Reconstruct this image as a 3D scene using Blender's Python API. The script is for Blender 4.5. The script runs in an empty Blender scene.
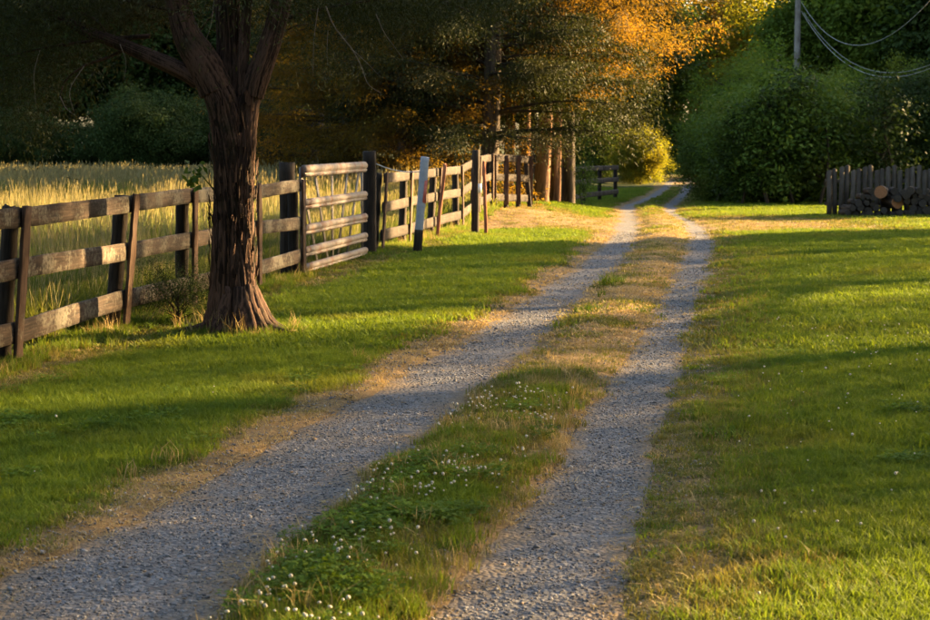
import bpy, bmesh, math, random
import numpy as np
from mathutils import Vector, Matrix

rng = np.random.default_rng(11)
random.seed(11)
SC = bpy.context.scene
COL = SC.collection

# ------------------------------------------------------------------ camera
CAM_H = 1.70
F_PX = 1800.0                        # focal length in photo pixels (930 wide)
PITCH = math.atan(170 / F_PX)
cd = bpy.data.cameras.new('camera')
cam = bpy.data.objects.new('camera', cd); COL.objects.link(cam)
cam.location = (0, 0, CAM_H)
cam.rotation_euler = (math.pi / 2 - PITCH, 0, 0)
cd.sensor_width = 36.0
cd.lens = 36.0 * F_PX / 930
cd.clip_end = 1500
cd.dof.use_dof = True
cd.dof.focus_distance = 13.0
cd.dof.aperture_fstop = 6.5
SC.camera = cam

# ------------------------------------------------------------------ sky, sun, exposure
SUN_AZ = math.radians(60)            # to the right of the viewing direction
SUN_EL = math.radians(14)
world = bpy.data.worlds.new('World'); SC.world = world
world.use_nodes = True
wn = world.node_tree.nodes; wl = world.node_tree.links
sky = wn.new('ShaderNodeTexSky'); sky.sky_type = 'NISHITA'
sky.sun_disc = False
sky.sun_elevation = SUN_EL
sky.sun_rotation = SUN_AZ
sky.dust_density = 3.0
sky.ozone_density = 0.6
bg = wn['Background']; bg.inputs['Strength'].default_value = 0.05
wl.new(sky.outputs[0], bg.inputs[0])
sd = bpy.data.lights.new('sun', 'SUN'); sd.energy = 5.0; sd.angle = math.radians(0.55)
sd.color = (1.0, 0.66, 0.30)
sun = bpy.data.objects.new('sun', sd); COL.objects.link(sun)
SUN_V = Vector((math.sin(SUN_AZ) * math.cos(SUN_EL), math.cos(SUN_AZ) * math.cos(SUN_EL), math.sin(SUN_EL)))
sun.rotation_euler = SUN_V.to_track_quat('Z', 'Y').to_euler()
SC.view_settings.view_transform = 'Standard'
SC.view_settings.look = 'None'
SC.view_settings.gamma = 1.0
SC.view_settings.exposure = 3.6
SC.render.engine = 'CYCLES'
SC.cycles.max_bounces = 4
SC.cycles.diffuse_bounces = 2
SC.cycles.transmission_bounces = 3
SC.cycles.glossy_bounces = 2
SC.cycles.use_denoising = True


# ------------------------------------------------------------------ numeric helpers
def at_depth(px, py, s):
    """world point seen at photo pixel (px, py), s metres away along +Y"""
    u = (px - 465) / F_PX; v = (310 - py) / F_PX
    d = Vector((u, math.cos(PITCH) + v * math.sin(PITCH), -math.sin(PITCH) + v * math.cos(PITCH)))
    return Vector((0, 0, CAM_H)) + d * (s / d.y)

def smooth(a, b, x):
    t = np.clip((x - a) / (b - a), 0, 1)
    return t * t * (3 - 2 * t)

def _h(ix, iy, iz, seed):
    n = (ix * 374761393 + iy * 668265263 + iz * 2147483647 + seed * 1274126177) & 0xffffffff
    n = ((n ^ (n >> 13)) * 1274126177) & 0xffffffff
    n = ((n ^ (n >> 16)) * 2246822519) & 0xffffffff
    return (n & 0xffffff) / float(0xffffff)

def vnoise(p, seed=0):
    p = np.asarray(p, float)
    i = np.floor(p).astype(np.int64); f = p - i; f = f * f * (3 - 2 * f)
    r = 0
    for dx in (0, 1):
        wx = f[:, 0] if dx else 1 - f[:, 0]
        for dy in (0, 1):
            wy = f[:, 1] if dy else 1 - f[:, 1]
            for dz in (0, 1):
                wz = f[:, 2] if dz else 1 - f[:, 2]
                r = r + wx * wy * wz * _h(i[:, 0] + dx, i[:, 1] + dy, i[:, 2] + dz, seed)
    return r

def fbm(p, seed=0, o=3):
    p = np.asarray(p, float); r = 0; a = 0.5; tot = 0
    for k in range(o):
        r = r + a * vnoise(p * (2 ** k), seed + k * 7); tot += a; a *= .5
    return r / tot

def n2(x, y, scale, seed=0, o=3):
    x = np.atleast_1d(x); y = np.atleast_1d(y)
    return fbm(np.stack([x * scale, y * scale, np.zeros_like(x) + .37], 1), seed, o)

# ------------------------------------------------------------------ lane and terrain (metres, camera at x=0 y=0)
RUT_Y = np.array([3.0, 6.375, 8.5, 10.2, 12.75, 16.1, 20.4, 27.8, 32.2, 39.4, 45.6, 56.8, 68.7, 85, 110])
RUT_LL = np.array([-2.55, -1.89, -1.49, -1.10, -.55, .06, .79, 1.93, 2.55, 3.25, 3.85, 4.9, 6.9, 9.2, 12.4])
RUT_LR = np.array([-1.35, -.85, -.54, -.26, .24, .84, 1.47, 2.65, 3.2, 3.9, 4.45, 5.4, 7.4, 9.7, 13.0])
RUT_RL = np.array([-.75, -.16, .307, .56, 1.00, 1.57, 2.21, 3.35, 3.95, 4.65, 5.0, 6.2, 8.0, 10.2, 13.6])
RUT_RR = np.array([.20, .62, .90, 1.13, 1.56, 2.10, 2.78, 3.92, 4.5, 5.1, 5.5, 6.7, 8.5, 10.8, 14.2])
def curve(ys, tab):
    # smooth interpolation of the edge tables
    return (np.interp(ys - .9, RUT_Y, tab) + np.interp(ys, RUT_Y, tab) * 2 + np.interp(ys + .9, RUT_Y, tab)) / 4
def edges(y):
    y = np.atleast_1d(np.asarray(y, float))
    w = lambda sd_: (n2(y, y * 0 + sd_, 1.3, sd_) - .5) * .22
    return (curve(y, RUT_LL) + w(3), curve(y, RUT_LR) + w(4), curve(y, RUT_RL) + w(5), curve(y, RUT_RR) + w(6))
FENCE_A, FENCE_B = -5.54, 0.1549            # fence line x = A + B*y
def fence_x(y): return FENCE_A + FENCE_B * y

def terrain(x, y):
    x = np.atleast_1d(np.asarray(x, float)); y = np.atleast_1d(np.asarray(y, float))
    dip = np.interp(y, [0, 33, 39, 45, 56, 68, 85, 120, 400], [0, 0, -.05, -.15, -.35, -.45, -.55, -.6, -.6])
    fld = smooth(-.5, -5, x - fence_x(y))
    z = dip * (1 - .6 * fld)
    ll, lr, rl, rr = edges(y)
    def inside(a, b): return smooth(-.10, .10, x - a) * smooth(-.10, .10, b - x)
    near = 1 - smooth(50, 80, y)
    z = z - .03 * inside(ll, lr) * near - .03 * inside(rl, rr) * near
    z = z + .05 * smooth(lr - .05, (lr + rl) / 2, x) * smooth(rl + .05, (lr + rl) / 2, x) * near
    z = z + (n2(x, y, .55, 21) - .5) * .07 * near
    z = z + .26 * smooth(ll - .1, ll - 2.1, x) * smooth(34.5, 39, y) * smooth(56, 46, y)
    return z
def gz(x, y): return float(terrain(x, y)[0])

# ------------------------------------------------------------------ mesh / object helpers
def mesh_np(name, verts, faces, attrs=None, smooth_shade=False):
    """faces: list of (n,k) int arrays"""
    me = bpy.data.meshes.new(name)
    verts = np.asarray(verts, np.float32)
    faces = [np.asarray(f, np.int32) for f in (faces if isinstance(faces, list) else [faces])]
    me.vertices.add(len(verts)); me.vertices.foreach_set('co', verts.ravel())
    nl = sum(f.size for f in faces); npoly = sum(len(f) for f in faces)
    me.loops.add(nl); me.polygons.add(npoly)
    me.loops.foreach_set('vertex_index', np.concatenate([f.ravel() for f in faces]))
    tot = np.concatenate([np.full(len(f), f.shape[1], np.int32) for f in faces])
    st = np.concatenate([[0], np.cumsum(tot)[:-1]]).astype(np.int32)
    me.polygons.foreach_set('loop_start', st)
    me.polygons.foreach_set('loop_total', tot)
    if smooth_shade: me.polygons.foreach_set('use_smooth', np.ones(npoly, bool))
    me.update(calc_edges=True)
    for k, v in (attrs or {}).items():
        a = me.attributes.new(k, 'FLOAT', 'POINT'); a.data.foreach_set('value', np.asarray(v, np.float32))
    return me

def link(name, me, mat=None, parent=None):
    o = bpy.data.objects.new(name, me); COL.objects.link(o)
    if mat is not None and me is not None and not me.materials: me.materials.append(mat)
    if parent is not None: o.parent = parent
    return o
def empty(name, loc=(0, 0, 0), rz=0):
    o = bpy.data.objects.new(name, None); COL.objects.link(o)
    o.location = loc; o.rotation_euler = (0, 0, rz); o.empty_display_size = .2
    return o
def tag(o, label=None, cat=None, group=None, kind=None):
    if label: o['label'] = label
    if cat: o['category'] = cat
    if group: o['group'] = group
    if kind: o['kind'] = kind
    return o
def copy_tree(o, parent=None):
    c = o.copy(); COL.objects.link(c); c.parent = parent
    for ch in list(o.children): copy_tree(ch, c)
    return c

class Bag:
    """collects several vertex/face blocks into one mesh"""
    def __init__(s): s.v = []; s.q = []; s.t = []; s.n = 0; s.a = []
    def add(s, v, q=None, t=None, a=None):
        v = np.asarray(v, float)
        if q is not None and len(q): s.q.append(np.asarray(q) + s.n)
        if t is not None and len(t): s.t.append(np.asarray(t) + s.n)
        s.v.append(v); s.a.append(np.full(len(v), 0.5) if a is None else np.asarray(a, float)); s.n += len(v)
    def mesh(s, name, smooth_shade=False):
        f = []
        if s.q: f.append(np.concatenate(s.q))
        if s.t: f.append(np.concatenate(s.t))
        return mesh_np(name, np.concatenate(s.v), f, {'bl': np.concatenate(s.a)}, smooth_shade)

def catmull(P, n):
    P = np.asarray(P, float)
    if len(P) == 2: 
        t = np.linspace(0, 1, n)[:, None]; return P[0] * (1 - t) + P[1] * t
    Q = np.vstack([2 * P[0] - P[1], P, 2 * P[-1] - P[-2]])
    t = np.linspace(0, len(P) - 1 - 1e-9, n); i = t.astype(int); f = (t - i)[:, None]
    a, b, c, d = Q[i], Q[i + 1], Q[i + 2], Q[i + 3]
    return .5 * ((2 * b) + (-a + c) * f + (2 * a - 5 * b + 4 * c - d) * f ** 2 + (-a + 3 * b - 3 * c + d) * f ** 3)

def tube(P, R, nr=12, ns=10, bark=0.0, bark_k=5.0, bark_l=1.2, flute=0.0, seed=0, cap=True, root=0.0):
    """a bent, tapered limb with vertical bark ridges; returns verts, quads, tris, ridge attribute"""
    P = np.asarray(P, float); R = np.asarray(R, float)
    C = catmull(P, nr); rad = np.interp(np.linspace(0, 1, nr), np.linspace(0, 1, len(R)), R)
    T = np.gradient(C, axis=0); T /= np.linalg.norm(T, axis=1)[:, None] + 1e-9
    ref = np.array([0, 1.0, 0]) if abs(T[0][1]) < .9 else np.array([1.0, 0, 0])
    U = np.zeros_like(C); V = np.zeros_like(C); u = np.cross(ref, T[0]); u /= np.linalg.norm(u)
    for k in range(nr):
        u = u - T[k] * (u @ T[k]); u /= np.linalg.norm(u) + 1e-9
        U[k] = u; V[k] = np.cross(T[k], u)
    L = np.concatenate([[0], np.cumsum(np.linalg.norm(np.diff(C, axis=0), axis=1))])
    th = np.linspace(0, 2 * math.pi, ns, endpoint=False)
    TH, LL = np.meshgrid(th, L); RR = np.repeat(rad[:, None], ns, 1)
    ridge = np.full(TH.size, .5)
    if bark > 0 or flute > 0:
        tw = TH + LL * .25 + .35 * np.sin(LL * 1.7 + seed)
        p = np.stack([(np.cos(tw) * bark_k).ravel(), (np.sin(tw) * bark_k).ravel(), (LL * bark_l).ravel()], 1)
        r1 = 1 - np.abs(2 * vnoise(p, seed) - 1); r2 = 1 - np.abs(2 * vnoise(p * [2.3, 2.3, 3.2], seed + 3) - 1)
        r3 = vnoise(p * [5, 5, 9], seed + 9)
        ridge = .45 * r1 + .3 * r2 + .25 * r3
        fl = fbm(np.stack([(np.cos(tw) * 1.3).ravel(), (np.sin(tw) * 1.3).ravel(), (LL * .35).ravel()], 1), seed + 5, 2) - .5
        RR = RR + (bark * (ridge - .6)).reshape(RR.shape) + flute * fl.reshape(RR.shape) * RR
    if root > 0:
        lob = .5 + .5 * np.cos(TH * 5 + 1.3 + .5 * np.sin(TH * 2))
        RR = RR * (1 + root * np.exp(-np.maximum(LL - .15, 0) / .17) * (.35 + lob))
    X = C[:, None, :] + RR[..., None] * (np.cos(TH)[..., None] * U[:, None] + np.sin(TH)[..., None] * V[:, None])
    v = X.reshape(-1, 3)
    i = np.arange(nr - 1)[:, None] * ns; j = np.arange(ns)[None]; jn = (j + 1) % ns
    q = np.stack([i + j, i + jn, i + ns + jn, i + ns + j], -1).reshape(-1, 4)
    t = np.zeros((0, 3), int)
    if cap:
        v = np.vstack([v, C[-1] + T[-1] * rad[-1] * .5, C[0]]); ridge = np.concatenate([ridge, [.5, .5]])
        b = (nr - 1) * ns; j = np.arange(ns)
        t = np.concatenate([np.stack([b + j, b + (j + 1) % ns, np.full(ns, nr * ns)], 1),
                            np.stack([(j + 1) % ns, j, np.full(ns, nr * ns + 1)], 1)])
    return v, q, t, ridge

def unit(a): return a / (np.linalg.norm(a, axis=-1, keepdims=True) + 1e-9)

def leaves(bag, C, A, B, L, W, val):
    """rhombic leaf faces: centre, long axis, cross axis, half length, half width"""
    n = len(C); L = np.asarray(L)[:, None]; W = np.asarray(W)[:, None]
    N = unit(np.cross(A, B))
    v = np.stack([C - A * L, C - B * W + N * W * .25, C + A * L, C + B * W + N * W * .25], 1).reshape(-1, 3)
    q = np.arange(n * 4).reshape(-1, 4)
    bag.add(v, q, a=np.repeat(val, 4))

# ------------------------------------------------------------------ materials
def new_mat(name):
    m = bpy.data.materials.new(name); m.use_nodes = True
    nt = m.node_tree; nt.nodes.clear()
    return m, nt.nodes, nt.links
def ramp(N, stops):
    r = N.new('ShaderNodeValToRGB'); e = r.color_ramp.elements
    while len(e) < len(stops): e.new(.5)
    for k, (p, c) in enumerate(stops):
        e[k].position = p; e[k].color = (*c, 1)
    return r
def mixc(N, L, fac, a, b, mode='MIX'):
    m = N.new('ShaderNodeMix'); m.data_type = 'RGBA'; m.blend_type = mode
    if isinstance(fac, (int, float)): m.inputs[0].default_value = fac
    else: L.new(fac, m.inputs[0])
    for s, i in ((a, 6), (b, 7)):
        if isinstance(s, tuple): m.inputs[i].default_value = (*s, 1)
        else: L.new(s, m.inputs[i])
    return m.outputs[2]
def noise(N, L, vec, scale, detail=3, rough=.55):
    t = N.new('ShaderNodeTexNoise'); t.inputs['Scale'].default_value = scale
    t.inputs['Detail'].default_value = detail; t.inputs['Roughness'].default_value = rough
    L.new(vec, t.inputs['Vector']); return t.outputs['Fac']

def leaf_mat(name, lo, hi, alt, trans=.35, nscale=.5, alt_lo=.5, alt_hi=.7, tcol=None, rough=.65):
    m, N, L = new_mat(name)
    at = N.new('ShaderNodeAttribute'); at.attribute_name = 'bl'
    geo = N.new('ShaderNodeNewGeometry'); oi = N.new('ShaderNodeObjectInfo')
    r = ramp(N, [(0, lo), (1, hi)]); L.new(at.outputs['Fac'], r.inputs[0])
    nz = noise(N, L, geo.outputs['Position'], nscale, 3)
    mr = N.new('ShaderNodeMapRange'); mr.inputs[1].default_value = alt_lo; mr.inputs[2].default_value = alt_hi
    L.new(nz, mr.inputs[0])
    c = mixc(N, L, mr.outputs[0], r.outputs[0], alt)
    hsv = N.new('ShaderNodeHueSaturation'); L.new(c, hsv.inputs['Color'])
    v = N.new('ShaderNodeMapRange'); v.inputs[3].default_value = .78; v.inputs[4].default_value = 1.22
    L.new(oi.outputs['Random'], v.inputs[0]); L.new(v.outputs[0], hsv.inputs['Value'])
    p = N.new('ShaderNodeBsdfPrincipled'); p.inputs['Roughness'].default_value = rough
    p.inputs['Specular IOR Level'].default_value = .08
    L.new(hsv.outputs[0], p.inputs['Base Color'])
    tr = N.new('ShaderNodeBsdfTranslucent')
    tc = mixc(N, L, 1.0, hsv.outputs[0], tcol or (1.25, 1.15, .55), 'MULTIPLY')
    L.new(tc, tr.inputs['Color'])
    mx = N.new('ShaderNodeMixShader'); mx.inputs[0].default_value = trans
    L.new(p.outputs[0], mx.inputs[1]); L.new(tr.outputs[0], mx.inputs[2])
    out = N.new('ShaderNodeOutputMaterial'); L.new(mx.outputs[0], out.inputs[0])
    return m

def wood_mat(name, dark, mid, pale, lichen=None, lich_amt=.5, grain=(3, 45, 45), rough=.9, bump=.5, lich_scale=14):
    m, N, L = new_mat(name)
    tc = N.new('ShaderNodeTexCoord'); oi = N.new('ShaderNodeObjectInfo')
    ad = N.new('ShaderNodeVectorMath'); ad.operation = 'MULTIPLY_ADD'
    L.new(oi.outputs['Random'], ad.inputs[0]); ad.inputs[1].default_value = (37, 19, 23); L.new(tc.outputs['Object'], ad.inputs[2])
    mp = N.new('ShaderNodeMapping'); mp.inputs['Scale'].default_value = grain; L.new(ad.outputs[0], mp.inputs[0])
    g = noise(N, L, mp.outputs[0], 1.0, 5, .65)
    r = ramp(N, [(.25, dark), (.5, mid), (.75, pale)]); L.new(g, r.inputs[0])
    c = r.outputs[0]
    bl = noise(N, L, ad.outputs[0], 2.2, 3)
    br = ramp(N, [(.3, (.55, .5, .46)), (.7, (1.15, 1.1, 1.05))]); L.new(bl, br.inputs[0])
    c = mixc(N, L, 1.0, c, br.outputs[0], 'MULTIPLY')
    if lichen:
        ln = noise(N, L, ad.outputs[0], lich_scale, 5, .7)
        lb = noise(N, L, ad.outputs[0], 2.7, 2)
        mu = N.new('ShaderNodeMath'); mu.operation = 'ADD'; L.new(ln, mu.inputs[0]); L.new(lb, mu.inputs[1])
        mr = N.new('ShaderNodeMapRange'); mr.inputs[1].default_value = 1.18 - .35 * lich_amt; mr.inputs[2].default_value = 1.42 - .35 * lich_amt
        mr.inputs[4].default_value = .8
        L.new(mu.outputs[0], mr.inputs[0])
        c = mixc(N, L, mr.outputs[0], c, lichen)
    ob = N.new('ShaderNodeMapRange'); ob.inputs[3].default_value = .75; ob.inputs[4].default_value = 1.2
    L.new(oi.outputs['Random'], ob.inputs[0])
    hs = N.new('ShaderNodeHueSaturation'); L.new(c, hs.inputs['Color']); L.new(ob.outputs[0], hs.inputs['Value'])
    p = N.new('ShaderNodeBsdfPrincipled'); p.inputs['Roughness'].default_value = rough
    p.inputs['Specular IOR Level'].default_value = .2
    L.new(hs.outputs[0], p.inputs['Base Color'])
    b = N.new('ShaderNodeBump'); b.inputs['Strength'].default_value = bump; b.inputs['Distance'].default_value = .01
    L.new(g, b.inputs['Height']); L.new(b.outputs[0], p.inputs['Normal'])
    out = N.new('ShaderNodeOutputMaterial'); L.new(p.outputs[0], out.inputs[0])
    return m

def bark_mat(name, groove, strip, pale, moss=None, bump=.6):
    m, N, L = new_mat(name)
    at = N.new('ShaderNodeAttribute'); at.attribute_name = 'bl'
    tc = N.new('ShaderNodeTexCoord')
    mp = N.new('ShaderNodeMapping'); mp.inputs['Scale'].default_value = (55, 55, 5); L.new(tc.outputs['Object'], mp.inputs[0])
    g = noise(N, L, mp.outputs[0], 1.0, 4, .6)
    mu = N.new('ShaderNodeMath'); mu.operation = 'MULTIPLY_ADD'; L.new(g, mu.inputs[0]); mu.inputs[1].default_value = .55; 
    L.new(at.outputs['Fac'], mu.inputs[2])
    r = ramp(N, [(.55, groove), (.85, strip), (1.0, pale)]); L.new(mu.outputs[0], r.inputs[0])
    c = r.outputs[0]
    if moss:
        n = noise(N, L, tc.outputs['Object'], 3.0, 4, .65)
        mr = N.new('ShaderNodeMapRange'); mr.inputs[1].default_value = .55; mr.inputs[2].default_value = .7; mr.inputs[4].default_value = .7
        L.new(n, mr.inputs[0]); c = mixc(N, L, mr.outputs[0], c, moss)
    p = N.new('ShaderNodeBsdfPrincipled'); p.inputs['Roughness'].default_value = .92
    p.inputs['Specular IOR Level'].default_value = .15
    L.new(c, p.inputs['Base Color'])
    b = N.new('ShaderNodeBump'); b.inputs['Strength'].default_value = bump; b.inputs['Distance'].default_value = .012
    L.new(g, b.inputs['Height']); L.new(b.outputs[0], p.inputs['Normal'])
    out = N.new('ShaderNodeOutputMaterial'); L.new(p.outputs[0], out.inputs[0])
    return m

def plain_mat(name, c1, c2, scale=8, rough=.8, metal=0.0, bump=.2, stain=None, stain_amt=.55):
    m, N, L = new_mat(name)
    tc = N.new('ShaderNodeTexCoord'); oi = N.new('ShaderNodeObjectInfo')
    ad = N.new('ShaderNodeVectorMath'); ad.operation = 'MULTIPLY_ADD'
    L.new(oi.outputs['Random'], ad.inputs[0]); ad.inputs[1].default_value = (31, 17, 13); L.new(tc.outputs['Object'], ad.inputs[2])
    n = noise(N, L, ad.outputs[0], scale, 4, .6)
    r = ramp(N, [(.3, c1), (.7, c2)]); L.new(n, r.inputs[0]); c = r.outputs[0]
    if stain:
        s = noise(N, L, ad.outputs[0], scale * .45, 5, .68)
        mr = N.new('ShaderNodeMapRange'); mr.inputs[1].default_value = stain_amt; mr.inputs[2].default_value = stain_amt + .1
        L.new(s, mr.inputs[0]); c = mixc(N, L, mr.outputs[0], c, stain)
    p = N.new('ShaderNodeBsdfPrincipled'); p.inputs['Roughness'].default_value = rough; p.inputs['Metallic'].default_value = metal
    L.new(c, p.inputs['Base Color'])
    b = N.new('ShaderNodeBump'); b.inputs['Strength'].default_value = bump; b.inputs['Distance'].default_value = .01
    L.new(n, b.inputs['Height']); L.new(b.outputs[0], p.inputs['Normal'])
    out = N.new('ShaderNodeOutputMaterial'); L.new(p.outputs[0], out.inputs[0])
    return m

M = {}
M['grass'] = leaf_mat('lawn_blades', (.082, .136, .014), (.142, .196, .025), (.185, .186, .032), .38, .55, .55, .80)
M['grass_olive'] = leaf_mat('olive_blades', (.105, .128, .022), (.19, .180, .048), (.23, .19, .06), .3, .8, .45, .75)
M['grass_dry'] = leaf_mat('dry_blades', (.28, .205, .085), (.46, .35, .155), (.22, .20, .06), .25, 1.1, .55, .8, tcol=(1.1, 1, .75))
M['clover'] = leaf_mat('clover_leaf', (.060, .115, .010), (.105, .165, .018), (.14, .16, .022), .3, 1.5, .6, .85)
M['flower'] = plain_mat('clover_petals', (.36, .33, .26), (.52, .49, .41), 90, .8)
M['meadow'] = leaf_mat('meadow_blades', (.065, .105, .018), (.125, .150, .034), (.17, .165, .05), .4, .25, .45, .7)
M['meadow_gold'] = leaf_mat('meadow_seed_heads', (.20, .185, .09), (.34, .30, .165), (.23, .22, .095), .4, .4, .5, .7, tcol=(1.1, 1, .7))
M['cedar'] = leaf_mat('cedar_sprays', (.030, .030, .008), (.064, .050, .012), (.090, .060, .014), .55, .35, .45, .70, tcol=(2.8, 2.1, .75))
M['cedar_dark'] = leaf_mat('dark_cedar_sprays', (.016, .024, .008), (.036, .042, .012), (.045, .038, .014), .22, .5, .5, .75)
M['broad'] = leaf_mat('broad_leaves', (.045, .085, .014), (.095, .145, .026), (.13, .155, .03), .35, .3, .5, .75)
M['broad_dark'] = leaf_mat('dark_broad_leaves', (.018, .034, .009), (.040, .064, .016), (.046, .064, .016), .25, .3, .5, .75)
M['broad_yellow'] = leaf_mat('yellow_green_leaves', (.12, .16, .018), (.25, .25, .03), (.27, .22, .03), .62, .4, .5, .75, tcol=(1.3, 1.15, .4))
M['broad_light'] = leaf_mat('light_green_leaves', (.060, .105, .016), (.115, .170, .028), (.15, .175, .03), .5, .3, .5, .75)
M['broad_rust'] = leaf_mat('rusty_leaves', (.11, .085, .022), (.21, .13, .035), (.13, .14, .03), .58, .3, .5, .7, tcol=(1.3, 1.0, .45))
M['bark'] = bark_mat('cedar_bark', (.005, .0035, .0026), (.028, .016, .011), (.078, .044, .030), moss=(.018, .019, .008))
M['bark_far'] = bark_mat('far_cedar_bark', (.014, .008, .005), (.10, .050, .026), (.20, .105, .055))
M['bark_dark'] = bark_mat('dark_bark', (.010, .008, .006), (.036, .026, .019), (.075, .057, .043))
M['dead_twig'] = plain_mat('dead_twig_wood', (.10, .075, .055), (.19, .145, .11), 30, .9)
M['board'] = wood_mat('weathered_board', (.009, .007, .005), (.036, .025, .018), (.088, .064, .046), lichen=(.14, .128, .098), lich_amt=.62, lich_scale=30)
M['board_pale'] = wood_mat('pale_weathered_board', (.012, .009, .007), (.036, .027, .020), (.064, .051, .039), lichen=(.072, .066, .053), lich_amt=.4)
M['batten'] = wood_mat('rough_batten', (.022, .013, .009), (.070, .041, .026), (.14, .085, .053), lichen=(.13, .125, .095), lich_amt=.15, grain=(45, 45, 3))
M['post'] = wood_mat('dark_tarred_post', (.010, .008, .007), (.030, .023, .018), (.065, .050, .038), grain=(40, 40, 3))
M['red_stake'] = wood_mat('reddish_stake', (.14, .05, .03), (.30, .12, .07), (.40, .20, .13), grain=(40, 40, 3))
M['grey_picket'] = wood_mat('grey_picket', (.036, .032, .027), (.075, .068, .058), (.115, .105, .092), grain=(40, 40, 3))
M['white_paint'] = plain_mat('chalky_white_paint', (.26, .275, .30), (.36, .375, .40), 14, .85, stain=(.30, .26, .22), stain_amt=.63)
M['red_paint'] = plain_mat('faded_red_paint', (.42, .07, .05), (.52, .16, .12), 18, .8, stain=(.6, .5, .48), stain_amt=.6)
M['steel'] = plain_mat('rusty_galvanised_steel', (.12, .095, .075), (.20, .165, .138), 9, .75, .0, .2, stain=(.13, .058, .03), stain_amt=.50)
M['brace'] = plain_mat('dull_steel_brace', (.11, .097, .085), (.18, .16, .14), 14, .5, .4, .1, stain=(.22, .10, .05), stain_amt=.6)
M['wire'] = plain_mat('pale_wire', (.42, .42, .40), (.55, .55, .52), 20, .5, .2, 0)
M['cable'] = plain_mat('grey_cable', (.18, .18, .17), (.26, .26, .25), 5, .55, .1, 0)
M['pole'] = wood_mat('grey_pole_wood', (.13, .12, .11), (.22, .21, .20), (.30, .29, .28), grain=(30, 30, 1.5))
M['log_bark'] = bark_mat('log_bark', (.010, .008, .007), (.04, .03, .024), (.085, .065, .05))
M['cut_fresh'] = plain_mat('fresh_cut_wood', (.19, .08, .032), (.27, .13, .055), 26, .85, stain=(.15, .06, .025), stain_amt=.6)
M['cut_old'] = plain_mat('grey_cut_wood', (.018, .015, .012), (.045, .037, .030), 22, .9)
M['plate'] = plain_mat('white_tag', (.70, .70, .66), (.80, .80, .76), 30, .6)

def ground_mat():
    m, N, L = new_mat('soil_and_thatch')
    geo = N.new('ShaderNodeNewGeometry'); P = geo.outputs['Position']
    dry = N.new('ShaderNodeAttribute'); dry.attribute_name = 'dry'  # mask also carries the painted far sun band
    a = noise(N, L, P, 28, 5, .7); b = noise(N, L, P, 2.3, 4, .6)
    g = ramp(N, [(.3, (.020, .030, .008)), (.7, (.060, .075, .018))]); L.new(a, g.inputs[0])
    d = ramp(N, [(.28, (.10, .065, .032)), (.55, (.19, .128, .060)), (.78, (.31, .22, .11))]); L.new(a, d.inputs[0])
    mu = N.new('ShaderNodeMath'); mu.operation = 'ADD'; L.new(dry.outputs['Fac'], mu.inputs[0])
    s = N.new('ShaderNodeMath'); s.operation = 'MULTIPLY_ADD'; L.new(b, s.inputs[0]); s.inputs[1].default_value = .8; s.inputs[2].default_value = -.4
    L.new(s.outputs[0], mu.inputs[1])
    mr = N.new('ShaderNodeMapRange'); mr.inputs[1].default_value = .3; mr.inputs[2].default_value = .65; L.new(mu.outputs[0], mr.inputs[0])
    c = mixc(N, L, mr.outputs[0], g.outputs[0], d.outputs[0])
    p = N.new('ShaderNodeBsdfPrincipled'); p.inputs['Roughness'].default_value = .95; p.inputs['Specular IOR Level'].default_value = .1
    L.new(c, p.inputs['Base Color'])
    bp = N.new('ShaderNodeBump'); bp.inputs['Strength'].default_value = .8; bp.inputs['Distance'].default_value = .02
    L.new(a, bp.inputs['Height']); L.new(bp.outputs[0], p.inputs['Normal'])
    out = N.new('ShaderNodeOutputMaterial'); L.new(p.outputs[0], out.inputs[0]); return m

def gravel_mat():
    m, N, L = new_mat('grey_gravel_bed')
    geo = N.new('ShaderNodeNewGeometry'); P = geo.outputs['Position']
    v = N.new('ShaderNodeTexVoronoi'); v.inputs['Scale'].default_value = 42; L.new(P, v.inputs['Vector'])
    sep = N.new('ShaderNodeSeparateColor'); L.new(v.outputs['Color'], sep.inputs[0])
    r = ramp(N, [(0, (.066, .066, .069)), (.6, (.108, .108, .113)), (1, (.175, .174, .177))]); L.new(sep.outputs[0], r.inputs[0])
    n = noise(N, L, P, 1.8, 4, .65)
    soil = ramp(N, [(.3, (.11, .078, .046)), (.7, (.20, .142, .082))]); L.new(noise(N, L, P, 60, 3), soil.inputs[0])
    edge = N.new('ShaderNodeAttribute'); edge.attribute_name = 'edge'
    ad = N.new('ShaderNodeMath'); ad.operation = 'ADD'; L.new(n, ad.inputs[0]); L.new(edge.outputs['Fac'], ad.inputs[1])
    mr = N.new('ShaderNodeMapRange'); mr.inputs[1].default_value = .53; mr.inputs[2].default_value = .88; L.new(ad.outputs[0], mr.inputs[0])
    c = mixc(N, L, mr.outputs[0], r.outputs[0], soil.outputs[0])
    p = N.new('ShaderNodeBsdfPrincipled'); p.inputs['Roughness'].default_value = .85; p.inputs['Specular IOR Level'].default_value = .25
    L.new(c, p.inputs['Base Color'])
    bp = N.new('ShaderNodeBump'); bp.inputs['Strength'].default_value = .9; bp.inputs['Distance'].default_value = .012; bp.invert = True
    L.new(v.outputs['Distance'], bp.inputs['Height']); L.new(bp.outputs[0], p.inputs['Normal'])
    out = N.new('ShaderNodeOutputMaterial'); L.new(p.outputs[0], out.inputs[0]); return m

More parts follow.
